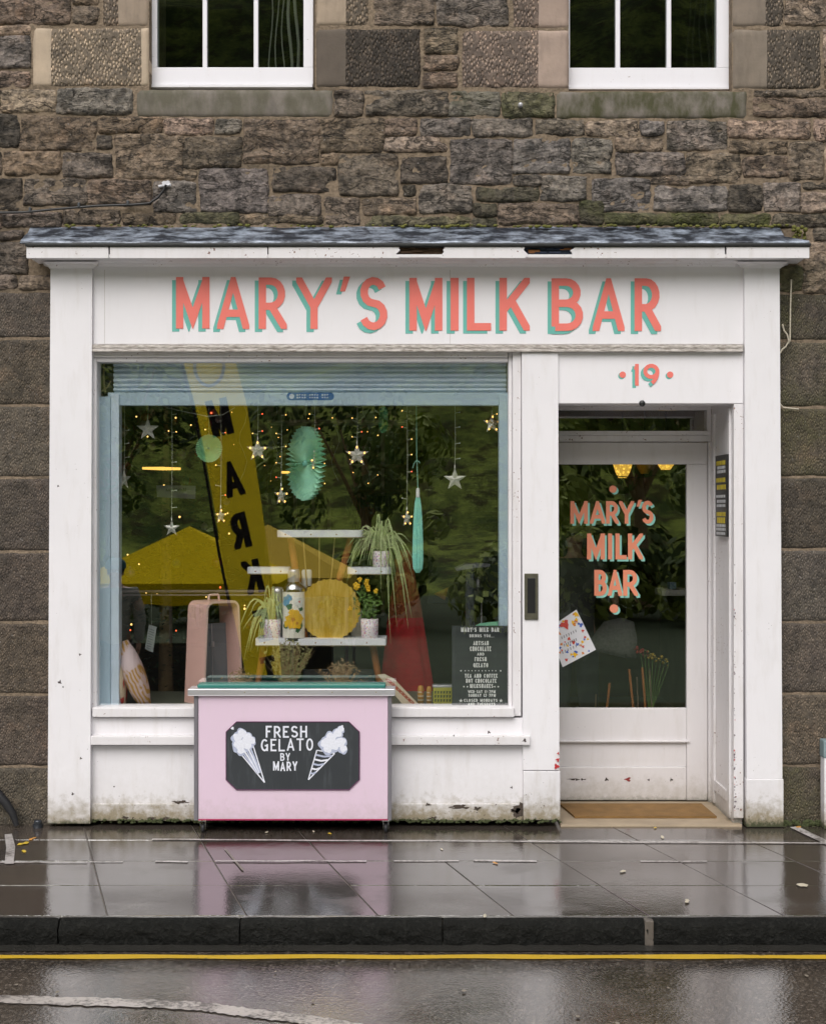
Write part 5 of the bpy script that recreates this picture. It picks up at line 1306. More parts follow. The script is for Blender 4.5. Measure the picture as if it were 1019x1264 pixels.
# menu blackboard
YN = .0405; t_ = thing('menu_blackboard', (PX(592, YN), YN, ZB), 'small blackboard with hand lettered white menu in the lower right corner of the window', 'blackboard')
m = MB(); m.pbox(557.5, 772.5, 627.8, 871, YN, YN+.012, .002); bd_ = m.build('board', M_CHALK, t_)
m = MB()
def mx(v): return 550+v/10.99
def my(v): return 765+v/10.99
for s_, a_, b_, c_, d_ in (("MARY'S MILK BAR", 205, 722, 105, 165), ('BRINGS YOU...', 320, 655, 197, 238), ('ARTISAN', 372, 580, 288, 345), ('CHOCOLATE', 325, 612, 362, 426), ('AND', 425, 520, 446, 486), ('FRESH', 390, 552, 506, 562), ('GELATO', 372, 573, 586, 646),
                          ('TEA AND COFFEE', 255, 700, 733, 787), ('HOT CHOCOLATE', 272, 685, 800, 856), ('MILKSHAKES', 325, 640, 870, 925), ('WED-SAT 11-7PM', 300, 672, 955, 995), ('SUNDAY 12-7PM', 305, 675, 1004, 1046), ('CLOSED MONDAYS', 245, 700, 1072, 1114), ('AND TUESDAYS', 300, 670, 1124, 1160)):
    letters(m, line_items(s_, mx(a_), my(c_), mx(b_), my(d_), .28), YN-.001, .24)
for k in range(10): disc(m, mx(262+46*k), my(692), .75, YN-.001, 0, 6)
for x in (205, 742): star_poly(m, mx(x), my(693), 1.5, YN-.001)
for x in (245, 292, 662, 710): disc(m, mx(x), my(908), 1.0, YN-.001, 0, 7)
for x in (203, 746): star_poly(m, mx(x), my(1098), 2.6, YN-.001)
m.build('menu_lettering', simple('menu_white', (.75, .76, .74), .7), bd_)
# green card behind the blackboard
m = MB(); m.prism([(PX(x, .16), PZ(y, .16)) for x, y in ((587, 772), (592, 769.5), (614, 767), (618, 767), (618, 776), (587, 776))], .16, .17); tag(m.build('mint_card', simple('mint_card', (.25, .62, .40), .6)), 'mint green card edge showing over the top of the small blackboard', 'card')
# red tapering cloth form
YR = .95; c = Vector((PX(500, YR), YR, .0)); u = SZ(1, YR); fm = thing('cloth_form', c, 'tapering dress form covered in deep red cloth with a rust top behind the display', 'dress form')
zt = PZ(690, YR); zm_ = PZ(762, YR); zb_ = PZ(872, YR)
m = MB(); n = 40; prof = [(13, zt-.0), (11, PZ(705, YR)), (14, PZ(722, YR)), (18, PZ(740, YR)), (21, zm_), (24, PZ(790, YR)), (28, PZ(820, YR)), (35, zb_), (38, .0)]
vs = []; 
for r_, z in prof:
    for k in range(n):
        a = 2*math.pi*k/n; q = r_*u*(1+.07*math.sin(7*a+z*3)*(1.3 if z < zm_ else .8)); vs.append((c.x+q*math.cos(a)+(.0 if z > zm_ else .012*(zm_-z)), c.y+q*.6*math.sin(a), z))
for j in range(len(prof)-1):
    for k in range(n): m.f.append([j*n+k, (j+1)*n+k, (j+1)*n+(k+1) % n, j*n+(k+1) % n]); m.m.append(1 if prof[j+1][1] >= zm_-.001 else 0); m.sm.append(True)
m.v = vs; m.build('draped_cloth', [M_RED, M_RUST], fm)
m = MB(); m.lathe([(9*u, zt-.01), (8*u, zt+.05), (0, zt+.055)], c, 16); m.build('neck_cap', M_RUST, fm)
# grey upright with flat top at the right
YU = .55; c = Vector((PX(583, YU), YU, ZB)); sc_ = thing('upright_scale', c, 'dark grey upright shop scale with flat top tray behind the small blackboard', 'scale')
m = MB(); m.box(PX(574, YU), PX(585, YU), YU-.03, YU+.03, ZB, PZ(704, YU), .01); m.box(PX(570, YU), PX(592, YU), YU-.06, YU+.06, ZB, ZB+.03, .01); m.build('column', M_GREY, sc_)
m = MB(); m.prism([(PX(561, YU), PZ(701, YU)), (PX(563, YU), PZ(704, YU)), (PX(585, YU), PZ(700.5, YU)), (PX(603, YU), PZ(699, YU)), (PX(604, YU), PZ(696.5, YU)), (PX(588, YU), PZ(695, YU)), (PX(573, YU), PZ(696, YU))], YU-.07, YU+.07); m.build('top_tray', simple('grey_tray_metal', (.16, .16, .19), .35, .3, metal=.3), sc_)
m = MB(); cc = P(590, 727, YU); m.lathe([(0, -.035), (.035, -.03), (.05, .0), (.035, .03), (0, .035)], cc, 20); 
for i, v in enumerate(m.v): m.v[i] = (cc.x+(v[0]-cc.x)*.72, v[1], cc.z+(v[2]-cc.z)*2.3)
m.build('dial_housing', M_BLACK, sc_)
m = MB(); m.tube([P(594, 742, YU), P(594, 772, YU)], .003, 6); m.build('plumb_wire', M_ALU, sc_)

# ------------------------------------------------------------------ hanging decorations
ZH = PZ(500, .16)+.06     # rail they hang from, behind the shutter's bottom rail
t_ = thing('hanging_rail', (PX(380, .22), .22, ZH), 'white cord strung behind the shutter across the top of the window', 'cord')
m = MB(); m.tube([(PX(122+10.2*i, .22), .22, ZH-.012*abs(math.sin(i*.45))) for i in range(49)], .003, 5); m.build('rail_cord', M_CORD, t_)
m = MB(); m.tube([P(205, 503, .14), P(232, 509, .14), P(256, 514, .14), P(275, 512, .14), P(290, 503, .14)], .0022, 5); m.build('slack_cord', M_CORD, t_)
rr = random.Random(33)
def star_drop(x, y, r_, Y, lit, label, ybulbs, turn=0, bulbcol=None):
    c = P(x, y, Y); u = SZ(1, Y)
    t = thing('star_light', c, label, 'star light', 'star lights hanging in the window')
    m = MB(); m.tube([c+Vector((0, 0, r_*u)), Vector((c.x+.003, Y, (c.z+ZH)/2)), Vector((c.x, Y, ZH))], .0016, 5); m.build('cord', M_CORD, t)
    m = MB(); R_ = r_*u
    o = [Vector(((R_ if i % 2 == 0 else R_*.40)*math.sin(math.pi*i/5), 0, (R_ if i % 2 == 0 else R_*.40)*math.cos(math.pi*i/5))) for i in range(10)]
    rot = Matrix.Rotation(rad(turn), 4, 'Z'); f_, b_ = c+rot @ Vector((0, -R_*.22, 0)), c+rot @ Vector((0, R_*.22, 0)); ov = [c+rot @ v for v in o]
    for i in range(10):
        m.poly([f_, ov[i], ov[(i+1) % 10]]); m.poly([b_, ov[(i+1) % 10], ov[i]])
    m.lathe([(.004, R_*.9), (.003, R_*1.25), (0, R_*1.27)], c, 6)
    s_ = m.build('star', M_SILVER, t)
    if lit:
        m = MB()
        for i in range(0, 10, 2): m.sphere(c+rot @ (o[i]*.66+Vector((0, -R_*.14, 0))), R_*.068, 6, 0, (1, 1, 1.4))
        m.build('bulb', M_BULB, s_)
    for yb, side, col in ybulbs:
        m = MB(); q = P(x, yb, Y); e = q+Vector((side*.026, -.006, .004)); m.tube([q, e], .0022, 5, 0); m.sphere(e, .0034, 6, 1); m.build('side_bulb', [M_CORD, {0: M_BULBDULL, 1: M_BULB, 2: M_BULBRED}[col]], t)
    return t
star_drop(153.5, 592, 14, .20, False, 'silver star turned edge on, hanging beside the left blue guide', ((532, 1, 0), (548, 1, 0), (565, 1, 0)), 62)
star_drop(182.5, 530, 14.5, .22, False, 'unlit wire star hanging highest at the left of the window', (), 8)
star_drop(212, 652, 10.5, .24, False, 'small silver star lowest on the left, above the yellow tent', ((512, 1, 0), (534, 1, 1), (571, 1, 0), (606, 1, 0), (627, 1, 0)), 0)
star_drop(272.5, 637, 10.5, .26, True, 'lit narrow star below the small round mint fan', ((535, 1, 2), (575, -1, 1), (600, -1, 0), (612, 1, 2)), 50)
star_drop(318, 556, 14.5, .22, True, 'lit star hanging between the small round mint fan and the large oval fan', ((512, 1, 2), (533, 1, 2), (536, -1, 1)), 5)
star_drop(347, 612, 13, .24, True, 'lit turned star just left of the large oval mint fan', ((513, 1, 1), (536, -1, 1), (552, 1, 1), (572, -1, 1), (590, -1, 2)), 52)
star_drop(388, 571, 12, .18, True, 'golden lit star in front of the large oval mint fan', ((512, -1, 1), (530, 1, 2), (550, 1, 2)), 60)
star_drop(440.5, 562, 15, .22, True, 'brightly lit star before the shelf of bottles', ((517, -1, 1), (534, 1, 2), (540, -1, 1)), 0)
star_drop(502, 640, 11.5, .24, True, 'half turned star low beside the long closed mint fan', ((508, -1, 1), (528, -1, 2), (543, 1, 1), (562, 1, 1), (583, 1, 2), (616, -1, 0)), 48)
star_drop(561, 592, 14.5, .22, False, 'plain silver star hanging alone right of the long mint fan', ((510, 1, 0), (528, 1, 0), (548, 1, 0), (567, 1, 0)), 0)
star_drop(607, 523, 13, .22, True, 'lit tilted star high beside the right blue guide', ((512, 1, 1),), 25)
def fan(x, y, rx, ry, Y, label, mat, hub=True):
    c = P(x, y, Y); u = SZ(1, Y); R_ = ry*u; t = thing('paper_fan', c, label, 'paper fan', 'mint paper fans hanging in the window')
    th = math.acos(min(1, rx/ry)); rot = Matrix.Rotation(-th, 4, 'Z'); m = MB(); n = 84; rings = [.06, .35, .37, .7, .72, 1.0]; vs = []
    for q, k in enumerate(rings):
        for i in range(n):
            a = 2*math.pi*i/n; rad_ = R_*k*(1+(.022*abs(math.sin(i*math.pi/4)) if q == 5 else 0)); vs.append(c+rot @ Vector((rad_*math.cos(a), (.019 if i % 2 else -.019)*min(1, k*1.2)*(R_/.19)+(.004 if q in (1, 3) else 0), rad_*math.sin(a))))
    fs = [(j*n+i, j*n+(i+1) % n, (j+1)*n+(i+1) % n, (j+1)*n+i) for j in range(len(rings)-1) for i in range(n)]
    m.add(vs, fs); m.build('pleated_disc', mat, t, fix=False)
    if hub:
        m = MB(); m.sphere(c+Vector((0, -.012, 0)), R_*.09, 8, 0, (1, .5, 1)); m.build('hub', M_TEAL, t)
    m = MB(); m.tube([c+Vector((0, 0, R_)), (c.x, Y, max(ZH, c.z+R_+.05))], .0012, 5); m.build('cord', M_CORD, t)
fan(258, 553.5, 16.6, 17, .30, 'small round mint paper fan hanging in front of the yellow flag', simple('mint_pale_paper', (.45, .80, .54), .75, .08, 20))
fan(377, 572, 24.5, 45, .27, 'largest oval mint paper fan hanging near the middle of the window', M_MINT)
fan(473, 518, 5.6, 16, .34, 'narrow small mint fan seen edge on near the top of the window', simple('leaf_mint_paper', (.14, .50, .26), .75, .08, 20), False)
YX = .26; c = P(515.5, 655, YX); u = SZ(1, YX); t_ = thing('folded_fan', c, 'long closed mint paper fan hanging point up right of the spider plant', 'paper fan', 'mint paper fans hanging in the window')
m = MB(); n = 12
prof = [(2.2, 612), (4.2, 622), (5.6, 640), (6.6, 665), (7.0, 690), (6.0, 702), (2.5, 707)]
vs = []
for r_, y in prof:
    for k in range(n*2):
        a = math.pi*k/n; q = r_*u*(1 if k % 2 else .72); vs.append((c.x+q*math.cos(a), YX+q*.8*math.sin(a), PZ(y, YX)))
N = n*2; m.add(vs, [(j*N+k, (j+1)*N+k, (j+1)*N+(k+1) % N, j*N+(k+1) % N) for j in range(len(prof)-1) for k in range(N)]+[tuple(range(N))]); m.build('folded_paper', simple('aqua_paper', (.28, .72, .62), .75, .1, 20), t_)
m = MB(); m.lathe([(2.4*u, PZ(614, YX)-c.z), (2.0*u, PZ(603, YX)-c.z), (0, PZ(602, YX)-c.z)], c, 10); m.build('paper_cap', M_PAPER, t_)
m = MB(); m.tube([P(515.5, 603, YX), P(514, 560, YX), (PX(513.5, YX), YX, ZH)], .0022, 5); m.tube([P(514, 568, YX), P(511, 572, YX), P(509, 578, YX)], .002, 5); m.tube([P(514, 568, YX), P(517, 570, YX), P(518, 572, YX)], .002, 5); m.build('ribbon', M_MINT, t_)

# ================================================================== THE ROOM BEHIND
# back counter with shelf of bottles
YBk = 2.9
bs_ = thing('bottle_shelf', (PX(440, YBk), YBk, PZ(640, YBk)), 'dark wooden shelf unit with bottles at the back of the shop', 'shelf unit')
w_ = simple('shelf_wood', (.22, .16, .075), .6, .3); w2 = simple('shelf_pale_edge', (.55, .46, .38), .6, .2)
for y0, y1, mt_ in ((518, 522, w2), (573, 578, w_), (604, 608, w_)):
    m = MB(); m.pbox(330, y0, 502, y1, YBk, YBk+.3, .004); m.build('shelf_board', mt_, bs_)
for x0, x1 in ((327, 331), (470, 474), (500, 504)):
    m = MB(); m.pbox(x0, 505, x1, 760, YBk+.005, YBk+.29, .003); m.build('upright', w2 if x0 == 470 else w_, bs_)
m = MB(); m.pbox(331, 578, 502, 604, YBk+.02, YBk+.3, .003); m.build('back_board', simple('olive_board', (.17, .15, .04), .7), bs_)
rr = random.Random(17)
for x, h, w__, mt_ in ((401, 20, 8, M_CLEAR), (411, 24, 7, simple('amber_bottle', (.20, .09, .015), .2)), (456, 34, 12, M_CLEAR), (466, 24, 8, M_CLEAR), (483, 30, 7, simple('green_bottle', (.05, .12, .03), .2)), (492, 22, 8, simple('bottle_dark', (.03, .05, .02), .2)), (352, 26, 9, M_CLEAR), (366, 22, 8, simple('cola_bottle', (.07, .03, .015), .2)), (428, 18, 9, simple('pale_bottle', (.30, .31, .25), .3))):
    c = Vector((PX(x, YBk+.1), YBk+.1, PZ(573, YBk))); u = SZ(1, YBk+.1); t_ = thing('bottle', c, {401: 'short clear bottle at the left end of the back shelf group', 411: 'amber bottle beside the short clear bottle on the back shelf', 456: 'tallest clear bottle with domed top on the back shelf', 466: 'clear bottle just right of the tallest bottle', 483: 'green bottle with a pump on the back shelf', 492: 'small dark bottle at the right end of the back shelf', 352: 'clear bottle on the back shelf left of the oval fan', 366: 'dark brown bottle on the back shelf left of the oval fan', 428: 'pale squat bottle left of the lit star'}[x], 'bottle', 'bottles on the back shelf')
    m = MB(); r_ = w__/2*u; H_ = h*u; m.lathe([(0, .001), (r_, .001), (r_, H_*.55), (r_*.45, H_*.75), (r_*.4, H_*.88)], c, 12); m.build('glass_body', mt_, t_)
    m = MB(); m.lathe([(r_*.5, H_*.88), (r_*.5, H_), (0, H_)], c, 10); m.build('cap', M_BULBDULL, t_)
# pale window-like rails below the shelf, reeds in front
t_ = thing('white_rail_screen', P(410, 640, 3.2), 'pale railed screen in the dark below the bottle shelf', 'screen')
m = MB()
for y in (627, 637): m.pbox(360, y, 445, y+1.6, 3.2, 3.23, 0)
for x in (362, 384, 404, 441): m.pbox(x, 606, x+4, 655, 3.24, 3.27, 0)
m.build('rails', w2, t_)
t_ = thing('reed_bundle', P(455, 640, 2.6), 'dark bundle of long reeds below the bottle shelf', 'reeds'); m = MB()
for k in range(46):
    x = rr.uniform(425, 485); m.tube([P(x*.5+455*.5, 690, 2.6), P(x, 612, 2.6+rr.uniform(-.1, .1))], .006, 4, 0, False)
m.build('reeds', simple('dark_reed', (.02, .028, .012), .9), t_)
# rail across the left of the room
t_ = thing('display_rail', P(235, 736, .75), 'pale double rail running across the room behind the pink case', 'rail')
m = MB(); m.pbox(147, 728.5, 330, 731.5, .75, .78, .002); m.pbox(147, 733.5, 330, 735.5, .75, .78, .002); m.build('rail_bar', simple('rail_mauve', (.26, .21, .20), .4), t_)
# white tag hanging below
t_ = thing('paper_tag', P(186, 800, .5), 'tilted white paper notice hanging in the left part of the window', 'notice')
m = MB(); pl = [(184, 771), (193.5, 774), (189, 805.5), (179, 801)]; m.prism([(PX(x, .5), PZ(y, .5)) for x, y in pl], .5, .503); sh_ = m.build('sheet', simple('dull_paper', (.42, .46, .46), .7, .2, 60), t_)
m = MB()
for k in range(9):
    y = 776+k*2.9; m.poly([P(184.5-k*.45, y, .499), P(191-k*.5+rr.uniform(-2, 0), y+2, .499), P(191-k*.5, y+2.9, .499), P(184.5-k*.45, y+.8, .499)])
m.build('faint_print', simple('faint_print', (.20, .23, .23), .8), sh_)
m = MB(); m.tube([P(187, 771, .5), P(187, 742, .5), P(187, 733, .6)], .002, 5); m.build('cord', M_CORD, t_)
# christmas tree at the left
YT_ = 1.75; c = Vector((PX(205, YT_), YT_, 0)); u = SZ(1, YT_); xt = thing('christmas_tree', c, 'dark christmas tree with baubles and tiny coloured lights at the left inside the shop', 'tree')
m = MB(); m.tube([c, c+Vector((0, 0, 2.6))], [.06, .01], 8); m.build('trunk', M_TWIG, xt)
m = MB(); rr = random.Random(77)
def treept():
    t = rr.random()**.8; z = .25+2.55*t; R_ = (1-t*.62)*.66*math.sqrt(rr.random()); a = rr.uniform(0, 6.283); return c+Vector((R_*math.cos(a), R_*.7*math.sin(a), z))
for k in range(5200):
    p = treept(); a = rr.uniform(0, 6.283); d = Vector((math.cos(a), math.sin(a), rr.uniform(-.5, .3))).normalized()*rr.uniform(.03, .07); s_ = d.cross(Vector((0, 0, 1))).normalized()*rr.uniform(.006, .014)
    m.poly([p-d*.2, p+d*.4+s_, p+d, p+d*.4-s_], rr.choice((0, 0, 1)))
m.build('needles', [simple('fir_green', (.045, .085, .028), .8, .5, 20), simple('fir_dark', (.03, .04, .018), .8, .5, 20)], xt, kind='stuff', fix=False)
def front():
    t = rr.random(); z = .9+1.85*t; R_ = (1-t*.5)*.55; a = rr.uniform(-2.9, -.25); return c+Vector((R_*math.cos(a)*1.05, R_*.75*math.sin(a), z))
bm_ = [simple('bauble_red', (.20, .02, .02), .2), simple('bauble_silver', (.35, .33, .36), .25, metal=.3), simple('bauble_bronze', (.18, .08, .03), .3), simple('bauble_green', (.03, .14, .07), .3), simple('bauble_pale', (.40, .36, .34), .5)]
for k in range(46):
    m = MB(); p = front(); r_ = rr.uniform(.018, .038); m.sphere(p, r_, 10); m.lathe([(r_*.25, r_*.92), (r_*.25, r_*1.2), (0, r_*1.22)], p, 6); m.build('bauble', bm_[k % 5], xt)
m = MB(); m2 = MB()
for k in range(44): (m if k % 6 else m2).sphere(front()+Vector((0, -.02, 0)), rr.uniform(.004, .007), 6)
m.build('tree_lights', emitter('tree_light', (1.0, .62, .18), 2.2), xt); m2.build('tree_lights', M_BULBRED, xt)
t_ = thing('lilac_card', P(218, 607, 1.05), 'lilac card with faint handwriting hanging in front of the christmas tree', 'card')
m = MB(); m.prism([(PX(x, 1.05), PZ(y, 1.05)) for x, y in ((193, 599), (241.5, 599.5), (241, 616), (194, 613.5))], 1.05, 1.055); cd_ = m.build('card', M_LILAC, t_)
m = MB(); rr = random.Random(5)
for k in range(12):
    x = 205+k*2.1; stroke(m, [(x, 606+rr.uniform(-1, 1)), (x+.8, 603+rr.uniform(-1, 1)), (x+1.5, 606.5)], .5, 1.049)
m.build('scrawl', M_GREY, cd_)
t_ = thing('strip_lamp', P(199, 578.5, 1.2), 'glowing amber strip lamp in front of the christmas tree', 'lamp')
m = MB(); a, b = P(176, 578, 1.2), P(223, 578.7, 1.2); m.tube([a, a.lerp(b, .5), b], [.008, .011, .008], 8); m.build('lit_tube', M_NEON, t_)
t_ = thing('strip_lamp', P(352, 583, 1.2), 'short amber strip lamp half hidden by the oval fan', 'lamp')
m = MB(); m.tube([P(347, 583, 1.2), P(368, 583.3, 1.2)], .008, 8); m.build('lit_tube', M_NEON, t_)
# loose fairy lights deeper in the room
t_ = thing('fairy_light_string', P(330, 560, .9), 'loose string of tiny warm fairy lights among the hanging stars', 'fairy lights')
m = MB(); mb_ = MB(); rr = random.Random(50); pts = []
for k in range(24):
    x = rr.uniform(285, 470); y = rr.uniform(508, 600); p = P(x, y, rr.uniform(.6, 1.2)); mb_.sphere(p, rr.uniform(.0018, .0036), 6)
for k in range(5):
    m.tube([P(300+38*k+5*math.sin(i*1.3+k), 498+i*12, .9) for i in range(9)], .0014, 4, 0, False)
m.build('wire', M_CORD, t_); mb_.build('bulbs', M_BULB, t_)
# dark wall menu at the right
t_ = thing('wall_menu', P(575, 630, 1.5), 'large dark menu board on the wall at the right inside the shop', 'menu board')
m = MB(); m.pbox(528, 565, 640, 745, 1.6, 1.63, .004); mb2 = m.build('board', simple('menu_dark', (.014, .018, .014), .6), t_)
m = MB(); rr = random.Random(14)
for r_ in range(13):
    y = 572+r_*6.5; x = 578+rr.uniform(-4, 4)
    while x < 612:
        w__ = rr.uniform(2, 7); m.poly([P(x, y, 1.599), P(x+w__, y, 1.599), P(x+w__, y+1.6, 1.599), P(x, y+1.6, 1.599)]); x += w__+1.5
m.build('faint_rows', simple('faint_rows', (.06, .065, .05), .8), mb2)
m = MB(); pl = [(535, 733), (553, 725), (549, 741)]; m.prism([(PX(x, 1.2), PZ(y, 1.2)) for x, y in pl], 1.2, 1.204); tag(m.build('amber_pennant', simple('amber_pennant', (.20, .10, .015), .8)), 'amber triangular pennant in the dark right half of the window', 'pennant')
# pendant lamps, bunting and the rest behind the door
YLm = 2.6
for k, (x, y0, y1, w__, lit) in enumerate(((768, 562, 590, 23, 1), (795, 560, 585, 22, 0), (821, 556, 580, 25, 1))):
    c = P(x, y1, YLm+.25*k); u = SZ(1, YLm+.25*k); lb = ('lit beaded amber pendant lamp on the left behind the door glass', 'dim amber pendant lamp between the two lit ones', 'lit amber pendant lamp on the right behind the door glass')[k]
    t_ = thing('pendant_lamp', c, lb, 'lamp', 'pendant lamps behind the door'); R_ = w__/2*u; H_ = (y1-y0)*u
    m = MB(); n = 22; prof = [(R_*.42, 0), (R_*.75, H_*.25), (R_, H_*.6), (R_*.95, H_*.9), (R_*.6, H_*1.15)]; vs = []
    for r_, h in prof:
        for q in range(n): a = 2*math.pi*q/n; rr_ = r_*(1+.04*(q % 2)); vs.append((c.x+rr_*math.cos(a), c.y+rr_*math.sin(a), c.z+h))
    m.add(vs, [(j*n+q, j*n+(q+1) % n, (j+1)*n+(q+1) % n, (j+1)*n+q) for j in range(4) for q in range(n)], 0, True); m.build('shade', M_LAMP if lit else M_LAMPDIM, t_)
    m = MB(); m.lathe([(0, -H_*.38), (R_*.10, -H_*.34), (R_*.22, -H_*.2), (R_*.12, -H_*.12), (R_*.40, 0)], c, 12); m.build('finial', M_CHROME, t_)
    m = MB(); m.tube([c+Vector((0, 0, H_)), (c.x, c.y, 2.93)], .006, 6); m.build('flex', M_BLACK, t_)
t_ = thing('bunting', P(795, 600, 2.45), 'dark maroon bunting triangles hanging behind the door glass', 'bunting')
for x, y0, y1, w__ in ((772, 590, 640, 9), (797, 588, 632, 9), (826, 584, 615, 10)):
    m = MB(); m.prism([(PX(x-w__/2, 2.4), PZ(y0, 2.4)), (PX(x+w__/2, 2.4), PZ(y0, 2.4)), (PX(x+1, 2.4), PZ(y1, 2.4))], 2.4, 2.405); m.build('pennant', M_MAROON, t_)
m = MB(); m.tube([P(745, 586, 2.4), P(785, 590, 2.4), P(815, 586, 2.4), P(850, 583, 2.4)], .004, 5); m.build('bunting_cord', M_BLACK, t_)
rr = random.Random(61)
for k, (xa, ya, xb, yb, o_) in enumerate(((776, 826, 781, 874, 1), (792, 824, 796, 874, 1), (752, 843, 748.5, 874, 1), (785.5, 836, 787, 874, 0), (801, 826, 804, 874, 0), (735, 857, 734.5, 874, 0))):
    lb = ('thicker orange stick left of the pair behind the lower door glass', 'thicker orange stick right of the pair behind the lower door glass', 'short orange stick tilted the other way behind the door glass', 'thin dull stick between the two thick orange ones', 'thin dull stick on the right behind the door glass', 'shortest stick low at the left behind the door glass')[k]
    m = MB(); a, b = P(xa, ya, .78), P(xb, yb, .78); d = (b-a).normalized(); m.tube([a, b+d*.35], .0075 if o_ else .004, 8); tag(m.build('wooden_stick', M_WOODO if o_ else simple('dull_stick', (.14, .10, .06), .6)), lb, 'stick', 'sticks behind the door')
t_ = thing('cut_flowers', P(803, 808, .9), 'red and yellow flowers glimpsed in the dark behind the door', 'flowers')
m = MB()
for k in range(60):
    x = rr.uniform(782, 826); y = 801+(x-782)*.40+rr.uniform(-4, 4); mi = 0 if x < 799 else 1
    if rr.random() < .25: mi = 2
    m.sphere(P(x, y, .9+rr.uniform(-.05, .05)), rr.uniform(.005, .011), 6, mi)
m.build('petals', [simple('dim_red', (.30, .03, .025), .7), simple('dim_yellow', (.36, .24, .02), .7), simple('dim_leaf', (.05, .07, .015), .7)], t_)
m = MB()
for k in range(8): m.tube([P(790+k*5, 806+k*2, .92), P(800+k*.6, 876, .92)], .0025, 5, 0, False)
m.build('stalks', M_LEAF, t_)
t_ = thing('grey_jacket', P(758, 790, .95), 'grey tweed jacket hanging in the dark behind the lower door glass', 'jacket')
m = MB(); ol = [(722, 802), (735, 782), (746, 768), (768, 763), (782, 768), (786, 790), (785, 813), (768, 812), (745, 806)]; n = len(ol); cc = P(757, 790, .93)
vs = [P(x, y, .95+.012*math.sin(i*2.3)) for i, (x, y) in enumerate(ol)]+[P(757+(x-757)*.55, 790+(y-790)*.6, .925+.012*math.sin(i*1.7)) for i, (x, y) in enumerate(ol)]+[Vector((v.x, 1.0, v.z)) for v in [P(x, y, .95) for x, y in ol]]+[cc]
m.add(vs, [(i, (i+1) % n, n+(i+1) % n, n+i) for i in range(n)]+[(n+i, n+(i+1) % n, 3*n) for i in range(n)]+[(i, 2*n+i, 2*n+(i+1) % n, (i+1) % n) for i in range(n)], 0, True); m.build('jacket_cloth', simple('grey_tweed', (.115, .115, .105), .95, .7, 60, bump=.6), t_)
m = MB(); m.tube([P(770, 766, .96), P(772, 812, .935)], .004, 5); m.tube([P(772, 764, .95), P(772, 720, .97), P(775, 700, 1.0)], .003, 5); m.build('jacket_seam', M_BLACK, t_)
t_ = thing('shop_shelf', P(832, 735, 1.1), 'pale shelf edge with a small blue box seen through the right of the door glass', 'shelf')
m = MB(); m.pbox(816, 728, 850, 735.5, 1.1, 1.35, .003); m.build('shelf_board', simple('shelf_grey', (.30, .29, .27), .6, .3, 40), t_)
m = MB(); m.pbox(826, 719, 834, 727.5, 1.12, 1.2, .003); tag(m.build('blue_box', simple('blue_box', (.10, .16, .22), .6)), 'small blue box on the pale shelf behind the door glass', 'box')

